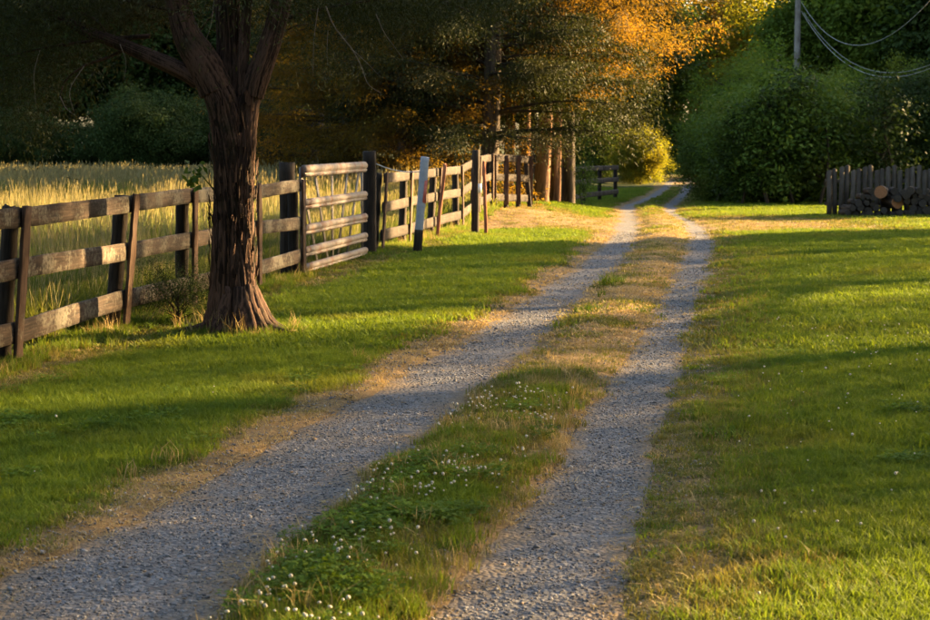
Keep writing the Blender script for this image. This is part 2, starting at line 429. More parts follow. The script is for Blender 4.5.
def stone_mat():
    m, N, L = new_mat('gravel_chips')
    oi = N.new('ShaderNodeObjectInfo')
    r = ramp(N, [(0, (.080, .079, .082)), (.45, (.140, .138, .143)), (.8, (.215, .212, .215)), (.90, (.32, .316, .31)), (.93, (.20, .14, .085)), (1, (.27, .19, .115))])
    L.new(oi.outputs['Random'], r.inputs[0])
    p = N.new('ShaderNodeBsdfPrincipled'); p.inputs['Roughness'].default_value = .8; p.inputs['Specular IOR Level'].default_value = .3
    L.new(r.outputs[0], p.inputs['Base Color'])
    out = N.new('ShaderNodeOutputMaterial'); L.new(p.outputs[0], out.inputs[0]); return m
M['ground'] = ground_mat(); M['gravel'] = gravel_mat(); M['stone'] = stone_mat()

# ------------------------------------------------------------------ dryness: bare, dead grass along the wheel tracks, plus far sunlight painted as straw
def dry_and_sun_band(x, y):
    x = np.atleast_1d(x); y = np.atleast_1d(y)
    ll, lr, rl, rr = edges(y)
    nz = n2(x, y, 1.1, 31) - .5; nb = n2(x, y, 3.5, 33) - .5
    left = smooth(.60, .02, ll - x + nz * .8) * (x < (ll + lr) / 2)
    right = .52 * smooth(1.25, .1, x - rr + nz * 1.0) * (x > (rl + rr) / 2)
    mid = ((x >= (ll + lr) / 2) & (x <= (rl + rr) / 2))
    cen = np.clip(np.interp(y, [6, 9.2, 10.5, 12, 14, 16, 19, 24, 60], [.30, .30, .45, .50, .55, .74, .84, .80, .45]) + nz * 1.0 + nb * .5, 0, 1)
    edge = smooth(.22, 0, np.minimum(x - lr, rl - x) + nb * .25)
    cen = np.maximum(cen, .75 * edge)
    d = np.maximum(left, right); d = np.where(mid, cen, d)
    d = np.maximum(d, .74 * smooth(32.5, 35, y + nz * 6) * smooth(44.5, 40.5, y + nz * 6) * (1 - .6 * smooth(7, 9.5, x)) * (x > fence_x(y)))  # far strip of sunlight painted into the turf as straw colour
    fx = fence_x(y); d = np.maximum(d, .55 * smooth(.7, .1, np.abs(x - fx - .35) + nz * .9) * (y < 45))
    return np.clip(d, 0, 1)

# ------------------------------------------------------------------ ground sheet
def build_ground():
    xs = np.concatenate([np.linspace(-420, -40, 14), np.linspace(-36, -9, 16), np.arange(-8, 9, .085), np.linspace(9.6, 40, 26), np.linspace(48, 420, 14)])
    ys = [-60, -30, -12, -4, 0, 2]; y = 3.0
    while y < 420: ys.append(y); y += max(.085, .0085 * y if y < 50 else .05 * (y - 42))
    ys = np.array(ys + [430])
    X, Y = np.meshgrid(xs, ys); x = X.ravel(); y = Y.ravel()
    z = terrain(x, y)
    v = np.stack([x, y, z], 1); nx = len(xs); ny = len(ys)
    i = np.arange(ny - 1)[:, None] * nx; j = np.arange(nx - 1)[None]
    q = np.stack([i + j, i + j + 1, i + nx + j + 1, i + nx + j], -1).reshape(-1, 4)
    me = mesh_np('ground', v, q, {'dry': dry_and_sun_band(x, y)}, True)
    o = link('ground', me, M['ground']); tag(o, kind='structure')
build_ground()

def build_lane():
    ys = [3.0]
    while ys[-1] < 100: ys.append(ys[-1] + max(.07, .008 * ys[-1]))
    ys = np.array(ys); ll, lr, rl, rr = edges(ys); nx = 12
    for a, b in ((ll, lr), (rl, rr)):
        t = np.linspace(0, 1, nx)
        jit = (n2(ys, ys * 0, 4.0, 55) - .5) * .12
        X = (a + jit)[:, None] * (1 - t) + (b - jit)[:, None] * t
        Y = np.repeat(ys[:, None], nx, 1)
        z = terrain(X.ravel(), Y.ravel()) + .006
        e = np.repeat((np.abs(t - .5) * 2)[None] ** 2.2 * .52, len(ys), 0)
        z = z - (np.repeat((np.abs(t - .5) * 2 > .99)[None], len(ys), 0) * .02).ravel()
        v = np.stack([X.ravel(), Y.ravel(), z], 1)
        i = np.arange(len(ys) - 1)[:, None] * nx; j = np.arange(nx - 1)[None]
        q = np.stack([i + j, i + j + 1, i + nx + j + 1, i + nx + j], -1).reshape(-1, 4)
        o = link('gravel_road', mesh_np('gravel_road', v, q, {'edge': e.ravel()}, True), M['gravel'])
        tag(o, kind='structure')
build_lane()

# ------------------------------------------------------------------ broad-leaved and cedar crowns
def broad_crown(name, seed, R, nclump, nleaf, size, spread=.16, shell=.55, squash=1.0, hole=.0):
    """unit-free: R = (rx, ry, rz); crown centred on the origin"""
    g = np.random.default_rng(seed); R = np.array(R, float)
    d = unit(g.normal(size=(nclump * 2, 3)))
    d = d[(d[:, 2] > -.85)][:nclump]
    rad = g.uniform(shell ** 3, 1, len(d)) ** (1 / 3) * (.42 + 1.0 * fbm(d * 2.1 + 9, seed, 3)) * np.where(g.random(len(d)) < .10, g.uniform(1.05, 1.3, len(d)), 1.0)
    C = d * rad[:, None] * R
    if hole > 0:
        keep = fbm(C / R.mean() * 2.6 + 3, seed + 8, 2) > hole; C = C[keep]; d = d[keep]
    n = len(C) * nleaf
    ce = np.repeat(C, nleaf, 0); sp = spread * R.mean()
    off = g.normal(size=(n, 3)) * sp * [1, 1, .62]
    P = ce + off
    nrm = unit(unit(off + 1e-6) * .6 + np.array([0, 0, .75]) + g.normal(size=(n, 3)) * .55)
    A = unit(np.cross(nrm, g.normal(size=(n, 3)))); B = np.cross(nrm, A)
    L = size * g.uniform(.6, 1.3, n); W = L * g.uniform(.45, .7, n)
    bag = Bag(); leaves(bag, P, A, B, L, W, np.clip(g.normal(.5, .25, n), 0, 1))
    return bag.mesh(name)

def branches_mesh(name, seed, top, R, n, r0):
    """limbs from a trunk axis into the crown"""
    g = np.random.default_rng(seed); bag = Bag()
    for k in range(n):
        h = top * g.uniform(.25, .95); a = g.uniform(0, 2 * math.pi); l = g.uniform(.5, .95) * R * (1.15 - .5 * h / top)
        e = np.array([math.cos(a) * l, math.sin(a) * l, h + l * g.uniform(.2, .7)])
        m = np.array([math.cos(a + .25) * l * .5, math.sin(a + .25) * l * .5, h + l * .2])
        v, q, t, rr = tube([(0, 0, h), m, e], [r0 * .45, r0 * .28, r0 * .06], 7, 5); bag.add(v, q, t, rr)
    return bag.mesh(name, True)

def cedar_crown(name, seed, H, R, z0, nb, ns, slen=.17, swid=.03, droop=.06, taper=.8, rise=(.02, .28), bell=0.0, tr=.045):
    g = np.random.default_rng(seed); bag = Bag(); tw = Bag()
    for k in range(nb):
        f = (k + g.uniform(0, 1)) / nb; h = z0 + (H - z0) * f ** 1.15
        a = g.uniform(0, 2 * math.pi)
        l = R * (1 - f) ** taper * g.uniform(.55, 1.1) + .35
        if bell: l *= min(1.0, .58 + f * bell)
        t = np.linspace(0, 1, 9); r = t * l
        zz = h + r * g.uniform(*rise) - droop * r ** 2 * g.uniform(.6, 1.3)
        aa = a + .25 * np.sin(t * 3 + g.uniform(0, 6))
        path = np.stack([np.cos(aa) * r, np.sin(aa) * r, zz], 1)
        v, q, tt, rr = tube(path, [tr * (1 - .7 * f) + tr * .18, tr * .45, tr * .09], 8, 4); tw.add(v, q, tt, rr)
        m = int(ns * (.35 + l / R))
        u = g.uniform(.18, 1, m) ** .75
        base = np.stack([np.interp(u, t, path[:, i]) for i in range(3)], 1)
        out = unit(np.stack([np.cos(a + g.normal(0, .9, m)), np.sin(a + g.normal(0, .9, m)), g.normal(-.15, .35, m)], 1))
        reach = g.uniform(0, 1, m) ** 1.1 * (.22 + .42 * l * .35)
        c = base + out * reach[:, None] - np.array([0, 0, 1]) * (reach ** 2)[:, None] * .4 + g.normal(size=(m, 3)) * .05
        A = unit(out * .7 + np.array([0, 0, -.35]) + g.normal(size=(m, 3)) * .45)
        B = unit(np.cross(A, g.normal(size=(m, 3))))
        L = slen * g.uniform(.5, 1.4, m); W = swid * g.uniform(.6, 1.5, m)
        leaves(bag, c, A, B, L, W, np.clip(g.normal(.5, .28, m), 0, 1))
    return bag.mesh(name), tw.mesh(name + '_boughs', True)

def trunk_mesh(name, H, r, seed, nr=26, ns=14, lean=.25, bark=.02):
    g = np.random.default_rng(seed)
    P = [(0, 0, -.3), (0, 0, 0)] + [(g.normal(0, lean * .3) , g.normal(0, lean * .3), H * f) for f in (.35, .7, 1)]
    v, q, t, a = tube(P, [r * 1.25, r * 1.05, r * .85, r * .55, r * .12], nr, ns, bark, 4, 1.0, .18, seed)
    b = Bag(); b.add(v, q, t, a); return b.mesh(name, True)

PROTO = {}
def proto_broad(key, seed, R, zc, trunk_h, trunk_r, nclump, nleaf, size, spread=.14, **kw):
    PROTO[key] = dict(crown=broad_crown('crown', seed, R, nclump, nleaf, size, spread, **kw), zc=zc,
                      trunk=trunk_mesh('trunk', trunk_h, trunk_r, seed), limbs=branches_mesh('limbs', seed, trunk_h, max(R[0], R[1]), 16, trunk_r))
def plant_broad(name, key, loc, scale, rz, leafmat, label, cat='tree', group=None, bark='bark_dark', zs=1.0):
    p = PROTO[key]
    if isinstance(scale, (int, float)): scale = (scale, scale, scale * zs)
    e = empty(name, (loc[0], loc[1], gz(loc[0], loc[1]) - .05), rz); e.scale = scale
    if not p['crown'].materials: p['crown'].materials.append(M[leafmat])
    c = link('crown', p['crown'], None, e); c.location.z = p['zc']
    c.material_slots[0].link = 'OBJECT'; c.material_slots[0].material = M[leafmat]
    link('trunk', p['trunk'], M[bark], e); link('limbs', p['limbs'], M[bark], e)
    return tag(e, label, cat, group)

# ------------------------------------------------------------------ the forked cedar beside the fence
def near_tree():
    S = 15.7
    base = at_depth(234, 334, S); base.z = gz(base.x, base.y)
    root = empty('cedar_tree', base)
    tag(root, 'large dark forked cedar with shaggy bark standing in front of the near fence', 'tree')
    def rel(px, py, ds=0.0):
        p = at_depth(px, py, S + ds) - base
        return (p.x, p.y, p.z)
    # two merged stems: left one carries the left limb, right one the right limb
    tb = Bag()
    v, q, t, a = tube([rel(229, 352), rel(229, 332), rel(228, 290), rel(229, 230), rel(230, 170), rel(228, 125), rel(220, 96), rel(209, 72)],
                      [.205, .185, .150, .136, .133, .142, .134, .118], 230, 180, .032, 13, 1.6, .32, 3, root=.45); tb.add(v, q, t, a)
    v, q, t, a = tube([rel(250, 352, -.05), rel(247, 334, -.05), rel(243, 290, -.03), rel(241, 230), rel(242, 170), rel(245, 125, .02), rel(249, 98, .03), rel(257, 76, .03)],
                      [.165, .145, .110, .102, .100, .100, .095, .08], 230, 150, .028, 11, 1.7, .28, 17, root=.55); tb.add(v, q, t, a)
    # a buttress root running out to the right
    v, q, t, a = tube([rel(247, 285, -.08), rel(251, 310, -.13), rel(258, 326, -.18), rel(268, 336, -.22), rel(290, 344, -.3)],
                      [.05, .07, .07, .055, .02], 40, 40, .03, 4, 3, .2, 23); tb.add(v, q, t, a)
    gr = np.random.default_rng(12)
    for k in range(8):
        a0 = -2.9 + k * .62 + gr.normal(0, .12); l = gr.uniform(.34, .60); cx, cy = .05, -.02
        pt = lambda q_, z: (cx + math.cos(a0) * q_ * 1.15, cy + math.sin(a0) * q_, z)
        v, q, t, a = tube([pt(.10, .42), pt(.17, .20), pt(.25, .07), pt(l * .75, .015), pt(l, -.05)], [.05, .065, .06, .04, .02], 26, 26, .022, 4, 3, .2, 50 + k); tb.add(v, q, t, a)
    tk = link('trunk', tb.mesh('cedar_trunk', True), M['bark'], root)
    g = np.random.default_rng(5); sb = Bag()
    for k in range(420):
        f = g.uniform(0, 1); px = 229 if g.random() < .6 else 243
        c0 = np.array(rel(px, 332 - f * 230)); rr_ = (.150 if px == 229 else .108) + .012
        a0 = g.uniform(-math.pi, .5); l = g.uniform(.06, .22); w = g.uniform(.006, .016)
        d = np.array([math.cos(a0), math.sin(a0), 0]); tn = np.array([-math.sin(a0), math.cos(a0), 0])
        b0 = c0 + d * rr_; tilt = g.normal(0, .06)
        v = [b0 - tn * w, b0 + tn * w, b0 + tn * (w * .8 + tilt * l) + d * g.uniform(.0, .02) + [0, 0, l * .6], b0 - tn * (w * .8 - tilt * l) + d * g.uniform(.0, .02) + [0, 0, l * .6], b0 + tn * tilt * l * 1.5 + d * g.uniform(0, .03) + [0, 0, l]]
        sb.add(v, [(0, 1, 2, 3)], [(3, 2, 4)], a=np.full(5, g.uniform(.3, .8)))
    link('bark_strips', sb.mesh('bark_strips'), M['bark'], tk)
    def limb(pts, rads, seed, ns=48, nr=70, bark=.034):
        b = Bag(); v, q, t, a = tube(pts, rads, nr + 30, ns + 40, bark * .8, 8.5, 1.6, .25, seed); b.add(v, q, t, a)
        link('limb', b.mesh('limb', True), M['bark'], root)
    limb([rel(216, 92), rel(204, 66), rel(189, 41), rel(180, 16), rel(172, -14), rel(160, -60, .2)], [.15, .15, .125, .10, .09, .07], 31)
    limb([rel(252, 96, .02), rel(258, 76, .02), rel(269, 46, .05), rel(278, 16, .1), rel(286, -16, .15), rel(296, -60, .2)], [.09, .095, .088, .085, .08, .06], 37)
    limb([rel(232, 105, .12), rel(230, 60, .18), rel(228, 20, .2), rel(226, -30, .2), rel(222, -120, .2)], [.13, .105, .10, .10, .08], 41)
    limb([rel(243, 96, .02), rel(243, 60, .05), rel(246, 20, .1), rel(250, -30, .1)], [.06, .05, .045, .04], 43, 30, 40, .02)
    limb([rel(198, 82), rel(180, 70), rel(144, 54, .1), rel(112, 41, .2), rel(86, 31, .3), rel(58, 14, .4), rel(20, -6, .5)], [.06, .068, .058, .05, .046, .036, .02], 47, 30, 50, .02)
    for pts, r in (([(128, 48), (106, 58), (84, 66), (66, 80), (60, 96)], .016), ([(150, 36), (100, 40), (50, 47), (0, 57)], .022), ([(110, 40), (95, 20), (70, 4), (40, -20)], .018),
                   ([(188, 44), (200, 30), (214, 10), (225, -20)], .012), ([(276, 24), (300, 14), (326, 8), (360, 2), (420, -6)], .020), ([(170, 10), (140, 4), (110, -2), (60, -6)], .016),
                   ([(275, 36), (296, 26), (312, 24)], .010)):
        b = Bag(); v, q, t, a = tube([rel(x, y, .25) for x, y in pts], [r, r * .8, r * .55, r * .2], 24, 7, .004, 2, 2, .1, 5); b.add(v, q, t, a)
        link('branch', b.mesh('branch', True), M['bark'], root)
    # bare hanging twigs
    for pts, r in (([(326, 6), (334, 26), (352, 49), (362, 68), (368, 84), (381, 93)], .007), ([(376, 14), (384, 32), (394, 46), (404, 60)], .004), ([(318, 8), (314, 40), (313, 76)], .004),
                   ([(328, 30), (327, 52), (328, 64)], .003), ([(352, 49), (366, 62), (382, 78)], .004), ([(268, 4), (279, 22)], .004), ([(214, 0), (211, 24), (206, 40)], .003),
                   ([(84, 66), (70, 90), (74, 112)], .004), ([(60, 96), (66, 108), (76, 116)], .004), ([(40, 50), (34, 74), (36, 104)], .003), ([(120, 44), (126, 62), (124, 80)], .003)):
        b = Bag(); v, q, t, a = tube([rel(x, y, -.35) for x, y in pts], [r, r * .7, r * .3], 14, 5); b.add(v, q, t, a)
        link('dead_twig', b.mesh('dead_twig', True), M['dead_twig'], root)
    # crown: boughs above the fork and hanging sprays on the left
    cm, tw = cedar_crown('near_crown', 5, 9.5, 3.6, 2.95, 100, 1500, .024, .0042, .07)
    link('crown', cm, M['cedar_dark'], root); link('boughs', tw, M['bark_dark'], root)
    g = np.random.default_rng(77); bag = Bag()
    for (x, y, ds, n, sx, sz) in ((10, 4, .3, 5000, .40, .16), (60, 2, .3, 5000, .45, .14), (118, 4, .4, 4000, .35, .12), (15, 40, .5, 3500, .28, .20), (50, 70, .6, 2200, .22, .20), (85, 40, .5, 2200, .25, .14), (4, 86, .7, 2500, .22, .24),
                                  (36, 112, .8, 1500, .16, .22), (150, 2, .5, 2500, .3, .10), (305, 2, .5, 2500, .3, .10), (350, 6, .5, 3500, .45, .11), (420, 8, .8, 4000, .5, .14), (480, 2, .8, 3000, .4, .13), (375, 34, 1.0, 1800, .25, .12), (330, 60, 1.2, 1200, .2, .16)):
        c = np.array(rel(x, y, ds)); P = c + g.normal(size=(n, 3)) * [sx, .5, sz]
        A = unit(g.normal(size=(n, 3)) * .6 + [0, 0, -.6]); B = unit(np.cross(A, g.normal(size=(n, 3))))
        leaves(bag, P, A, B, g.uniform(.015, .04, n), g.uniform(.003, .0065, n), g.uniform(0, 1, n))
    link('hanging_sprays', bag.mesh('hanging_sprays'), M['cedar_dark'], root)
    # a green creeper sprig on the trunk
    bag = Bag(); n = 26; P = np.array([rel(195 + g.normal(0, 5), 174 + g.normal(0, 8), -.12) for _ in range(n)])
    P[0] = rel(194, 180, -.15)
    A = unit(g.normal(size=(n, 3)) + [0, -.4, -.8]); B = unit(np.cross(A, g.normal(size=(n, 3)) + [0, -2, 0]))
    leaves(bag, P, A, B, g.uniform(.025, .05, n), g.uniform(.018, .034, n), g.uniform(.4, 1, n))
    v, q, t, a = tube([rel(214, 190, -.05), rel(204, 178, -.12), rel(195, 168, -.12)], [.008, .005, .003], 8, 5); bag.add(v, q, t, a)
    link('ivy_sprig', bag.mesh('ivy_sprig'), M['broad'], root)
    return base
TREE_BASE = near_tree()

# ------------------------------------------------------------------ board fence along the lane
FDIR = Vector((FENCE_B, 1, 0)).normalized(); FN = Vector((FDIR.y, -FDIR.x, 0))     # FN points to the lane
FANG = math.atan2(FDIR.y, FDIR.x)
def fpt(y, off=0.0, z=0.0, ground=True):
    p = Vector((fence_x(y), y, 0)) + FN * off
    return Vector((p.x, p.y, (gz(p.x, p.y) if ground else 0) + z))

def plank_mesh(name, L, W, T, seed, nx=26, nz=5, warp=.006, rag=.008):
    """a sawn board lying along +X, centred in y and z, with worn edges"""
    g = np.random.default_rng(seed)
    xs = np.linspace(0, L, nx); zs = np.linspace(-.5, .5, nz)
    def side(sgn):
        X, Z = np.meshgrid(xs, zs, indexing='ij')
        top = W + rag * 2 * (n2(xs * 6, xs * 0, 1, seed + 1) - .5) + .012 * (n2(xs, xs * 0, 1.6, seed + 5) - .5)
        Zz = Z * top[:, None] + warp * 2 * (n2(xs, xs * 0, .8, seed + 2) - .5)[:, None]
        edge = (np.abs(Z) > .49) * .004
        Y = sgn * (T / 2 - edge + .002 * (g.random(X.shape) - .5)) + warp * 2 * (n2(xs, xs * 0 + 4, .7, seed + 3) - .5)[:, None]
        return np.stack([X, Y, Zz], -1).reshape(-1, 3)
    v = np.vstack([side(-1), side(1)]); n = nx * nz
    i = np.arange(nx - 1)[:, None] * nz; j = np.arange(nz - 1)[None]
    f = np.stack([i + j, i + nz + j, i + nz + j + 1, i + j + 1], -1).reshape(-1, 4)
    q = [f, f[:, ::-1] + n]
    k = np.arange(nx - 1) * nz
    q.append(np.stack([k + n, k + n + nz, k + nz, k], 1)); kk = k + nz - 1
    q.append(np.stack([kk, kk + nz, kk + nz + n, kk + n], 1))
    j = np.arange(nz - 1); q.append(np.stack([j, j + 1, j + 1 + n, j + n], 1)); e = (nx - 1) * nz
    q.append(np.stack([e + j + n, e + j + 1 + n, e + j + 1, e + j], 1))
    return mesh_np(name, v, np.concatenate(q))
def post_mesh(name, H, wx, wy, seed, below=.3, taper=.0, round_=0):
    """upright post along +Z with rough sides"""
    g = np.random.default_rng(seed); nz = 14; zs = np.linspace(-below, H, nz)
    if round_:
        ns = round_; th = np.linspace(0, 2 * math.pi, ns, endpoint=False); prof = np.stack([np.cos(th) * wx / 2, np.sin(th) * wy / 2], 1)
    else:
        b = .12; prof = np.array([(-1, -1 + b), (-1 + b, -1), (1 - b, -1), (1, -1 + b), (1, 1 - b), (1 - b, 1), (-1 + b, 1), (-1, 1 - b)]) * [wx / 2, wy / 2]; ns = 8
    V = []
    for z in zs:
        k = 1 - taper * max(z, 0) / H
        V.append(np.column_stack([prof * k + g.normal(0, .0025, (ns, 2)), np.full(ns, z)]))
    V[-1][:, 2] += g.normal(0, .008, ns)
    V.append(np.array([[0, 0, H + .006]])); v = np.vstack(V)
    i = np.arange(nz - 1)[:, None] * ns; j = np.arange(ns)[None]; jn = (j + 1) % ns
    q = np.stack([i + j, i + jn, i + ns + jn, i + ns + j], -1).reshape(-1, 4)
    j = np.arange(ns); t = np.stack([(nz - 1) * ns + j, (nz - 1) * ns + (j + 1) % ns, np.full(ns, nz * ns)], 1)
    return mesh_np(name, v, [q, t])

def board_between(parent, a, b, w, th, seed, mat, base):
    d = b - a; L = d.length
    o = link('rail_board', plank_mesh('rail_board', L, w, th, seed), mat, parent)
    X = d.normalized(); Z = Vector((0, 0, 1)); Y = Z.cross(X).normalized(); Z = X.cross(Y)
    mt = Matrix((X, Y, Z)).transposed().to_4x4(); mt.translation = a - base
    o.matrix_local = mt
    return o
def upright(parent, name, foot, me, mat, base, lean_along=0.0, lean_out=0.0, rz=None):
    o = link(name, me, mat, parent)
    top = FDIR * lean_along + FN * lean_out + Vector((0, 0, 1)); Z = top.normalized()
    X = (FDIR - Z * FDIR.dot(Z)).normalized(); Y = Z.cross(X)
    mt = Matrix((X, Y, Z)).transposed().to_4x4(); mt.translation = foot - base
    o.matrix_local = mt
    return o

POSTS = [post_mesh('post', 1.20, .14, .13, 60 + k, round_=10) for k in range(3)]
BATTENS = [post_mesh('batten', 1.18, .125, .028, 70 + k, below=-.03) for k in range(3)]
HEIGHTS = (1.135, .705, .260)
def board_fence(ys, label, leans, mat, outs):
    base = fpt(ys[1]); root = empty('board_fence', base); tag(root, label, 'fence')
    jit = np.random.default_rng(int(ys[1] * 10))
    zj = jit.normal(0, .012, (len(ys), 3))
    for k, y in enumerate(ys):
        ln = leans[k]
        lo = outs[k]
        upright(root, 'post', fpt(y + .06, -.10, 0), POSTS[k % 3], M['post'], base, ln, lo)
        upright(root, 'batten', fpt(y, .052, .03), BATTENS[k % 3], M['batten'], base, ln, lo + .003)
        if k + 1 < len(ys):
            for h in range(3):
                a = fpt(y + .012 + HEIGHTS[h] * ln * .9, .012 + HEIGHTS[h] * lo, HEIGHTS[h] + zj[k][h]); b = fpt(ys[k + 1] - .012 + HEIGHTS[h] * leans[k + 1] * .9, .012 + HEIGHTS[h] * outs[k + 1], HEIGHTS[h] + zj[k + 1][h] * 1.0)
                board_between(root, a, b, (.15, .155, .165)[h], .03, 100 + k * 7 + h, mat, base)
    return root
f1 = board_fence([11.45, 13.55, 15.95, 17.95, 20.4, 22.45], 'near dark board fence with three weathered rails running behind the forked cedar', [.0, .0, .0, .0, .0, .0], M['board'], [.09, .085, .095, .02, .0, .0])
f2 = board_fence([27.35, 29.6, 32.3, 35.2, 37.4, 39.4], 'pale board fence with three rails running from the metal gate to the cedar trunks', [.0, .01, .02, -.01, .02, .0], M['board_pale'], [.06, .03, .05, -.01, .02, .0])
# the short return of the far fence
def fence_return():
    A = fpt(39.45); B = Vector((1.52, 41.3, 0)); B.z = gz(B.x, B.y) - .03
    root = empty('board_fence', A); tag(root, 'short end panel of board fence with a leaning end post beside the cedar trunks', 'fence')
    d = (B - A)
    for k, f in enumerate((.06, .36, .66, .97)):
        p = A + d * f; p.z = gz(p.x, p.y)
        o = link('post' if k < 3 else 'end_post', POSTS[k % 3], M['post'] if k < 3 else M['batten'], root); o.location = p - A + Vector((0, .1 if k < 3 else -.07, -.04 if k < 3 else -.12)); o.scale = (.75, .75, .96)
        if k == 3: o.rotation_euler = (.05, -.09, 0)
        o = link('batten', BATTENS[k % 3], M['batten'], root); o.location = p - A + Vector((.01, -.055, .05)); o.scale = (.8, 1, .95)
    for h in range(3):
        a = A + d * .0 + Vector((0, -.01, HEIGHTS[h])); b = A + d * 1.0 + Vector((0, -.01, HEIGHTS[h] - .02))
        board_between(root, a, b, .16, .03, 300 + h, M['board_pale'], A)
fence_return()

# ------------------------------------------------------------------ field gate and the loose posts
def gate():
    y0, y1 = 22.75, 26.45
    base = fpt(y0, -.02); root = empty('field_gate', base)
    tag(root, 'pale rusty steel field gate with five ribbed rails and slanted braces', 'gate')
    A = base.copy(); d = fpt(y1, -.02) - base; L = d.length
    prof = [(-.030, -.062), (-.012, -.068), (.012, -.066), (.028, -.052), (.030, -.035), (.020, -.026), (.022, -.018), (.036, -.004), (.040, .018), (.034, .040), (.018, .058), (-.004, .066), (-.026, .060), (-.034, .04), (-.034, -.04)]
    pr = np.array(prof); ns = len(pr); nx = 8
    V = np.concatenate([np.column_stack([np.full(ns, x), -pr[:, 0], pr[:, 1]]) for x in np.linspace(0, L, nx)])
    i = np.arange(nx - 1)[:, None] * ns; j = np.arange(ns)[None]; jn = (j + 1) % ns
    q = np.stack([i + j, i + jn, i + ns + jn, i + ns + j], -1).reshape(-1, 4)
    V = np.vstack([V, [[0, 0, 0]], [[L, 0, 0]]]); j = np.arange(ns)
    t = np.concatenate([np.stack([(j + 1) % ns, j, np.full(ns, nx * ns)], 1), np.stack([(nx - 1) * ns + j, (nx - 1) * ns + (j + 1) % ns, np.full(ns, nx * ns + 1)], 1)])
    me = mesh_np('gate_rail', V, [q, t])
    X = d.normalized(); ang = math.atan2(X.y, X.x)
    for h, sc in ((1.32, 1.15), (.90, 1.0), (.575, 1.0), (.295, 1.0), (.085, .9)):
        o = link('rail', me, M['steel'], root); o.location = (0, 0, h); o.rotation_euler = (0, 0, ang); o.scale = (1, 1, sc)
    # flat braces behind the rails, leaning in towards the middle of the foot
    for xt, xb in ((.10, .95), (.85, 1.55), (1.85, 1.85), (2.85, 2.15), (3.62, 2.75)):
        w = .028; zt, zb = 1.30, .10
        m = Bag()
        for o_ in (-.026, .026):
            v = np.array([(xb + o_ - .018, .052, zb), (xb + o_ + .018, .052, zb), (xt + o_ + .018, .052, zt), (xt + o_ - .018, .052, zt)])
            v2 = v - [0, -.014, 0]
            m.add(np.vstack([v, v2]), [(0, 1, 2, 3), (7, 6, 5, 4), (0, 4, 5, 1), (1, 5, 6, 2), (2, 6, 7, 3), (3, 7, 4, 0)])
        o = link('brace', m.mesh('brace'), M['brace'], root); o.rotation_euler = (0, 0, ang)
    for x in (.03, L - .03):
        m = Bag(); v, q, t, a = tube([(x, .045, .05), (x, .045, 1.36)], [.018, .018], 3, 8); m.add(v, q, t, a)
        o = link('end_upright', m.mesh('end_upright'), M['brace'], root); o.rotation_euler = (0, 0, ang)
gate()
def single_post(name, loc, me, mat, label, lean=(0, 0), cat='post'):
    o = link(name, me, mat); o.location = loc; o.rotation_euler = (lean[1], lean[0], FANG - math.pi / 2)
    return tag(o, label, cat)
p = fpt(22.62, -.20); single_post('gate_post', p, post_mesh('gate_post', 1.42, .20, .20, 91, round_=12), M['post'], 'thick dark gate post at the near end of the steel gate')
p = fpt(26.75, -.02); single_post('gate_post', p, post_mesh('gate_post', 1.53, .20, .18, 92, round_=12), M['post'], 'tall dark gate post at the far end of the steel gate')

def marker():
    P = at_depth(417, 254, 27.0); P.z = gz(P.x, P.y); root = empty('marker_post', P)
    root.rotation_euler = (0, .085, .12)
    tag(root, 'white painted leaning post with a faded red patch in front of the far fence', 'post')
    H0, H1 = .36, 1.45
    lo = post_mesh('dark_foot', H0, .125, .11, 95); link('dark_foot', lo, M['post'], root)
    up = post_mesh('painted_shaft', H1 - H0, .12, .105, 96, below=0); o = link('painted_shaft', up, M['white_paint'], root); o.location.z = H0 + .004
    v = np.array([(.012, -.056, .78), (.063, -.056, .76), (.063, -.056, 1.12), (.02, -.056, 1.10), (.012, -.060, .78), (.064, -.060, .76), (.064, -.060, 1.12), (.02, -.060, 1.10)])
    b = Bag(); b.add(v, [(0, 1, 2, 3)[::-1], (4, 5, 6, 7), (0, 4, 7, 3)[::-1], (1, 2, 6, 5), (2, 3, 7, 6), (0, 1, 5, 4)])
    v2 = np.array([(.0605, -.056, .76), (.0605, .03, .80), (.0605, .03, 1.08), (.0605, -.056, 1.12)]); v3 = v2 + [.003, 0, 0]
    b.add(np.vstack([v2, v3]), [(3, 2, 1, 0), (4, 5, 6, 7), (0, 1, 5, 4), (1, 2, 6, 5), (2, 3, 7, 6), (3, 0, 4, 7)])
    o2 = link('red_patch', b.mesh('red_patch'), M['red_paint'], o); o2.location.z = -(H0 + .004)
marker()
def tagged_post():
    P = at_depth(475, 235, 32.4); P.z = gz(P.x, P.y); root = empty('fence_post', P)
    tag(root, 'dark upright post with a small white tag in front of the far fence', 'post')
    root.rotation_euler = (0, .012, .2)
    sh = link('shaft', post_mesh('shaft', 1.52, .145, .14, 97, round_=10), M['post'], root)
    b = Bag(); z = .84; v = np.array([(.03, -.075, z - .085), (.095, -.075, z - .085), (.095, -.075, z + .085), (.03, -.075, z + .085)]); v2 = v - [0, .006, 0]
    b.add(np.vstack([v, v2]), [(3, 2, 1, 0), (4, 5, 6, 7), (0, 1, 5, 4), (1, 2, 6, 5), (2, 3, 7, 6), (3, 0, 4, 7)])
    link('white_tag', b.mesh('white_tag'), M['plate'], sh)
tagged_post()
P = at_depth(486, 237, 31.8); P.z = gz(P.x, P.y)
o = link('stake', post_mesh('stake', 1.32, .05, .05, 98), M['red_stake']); o.location = P; o.rotation_euler = (0, -.03, .3); tag(o, 'thin upright reddish stake just right of the tagged post', 'stake')
P = at_depth(437, 238, 31.2); P.z = gz(P.x, P.y)
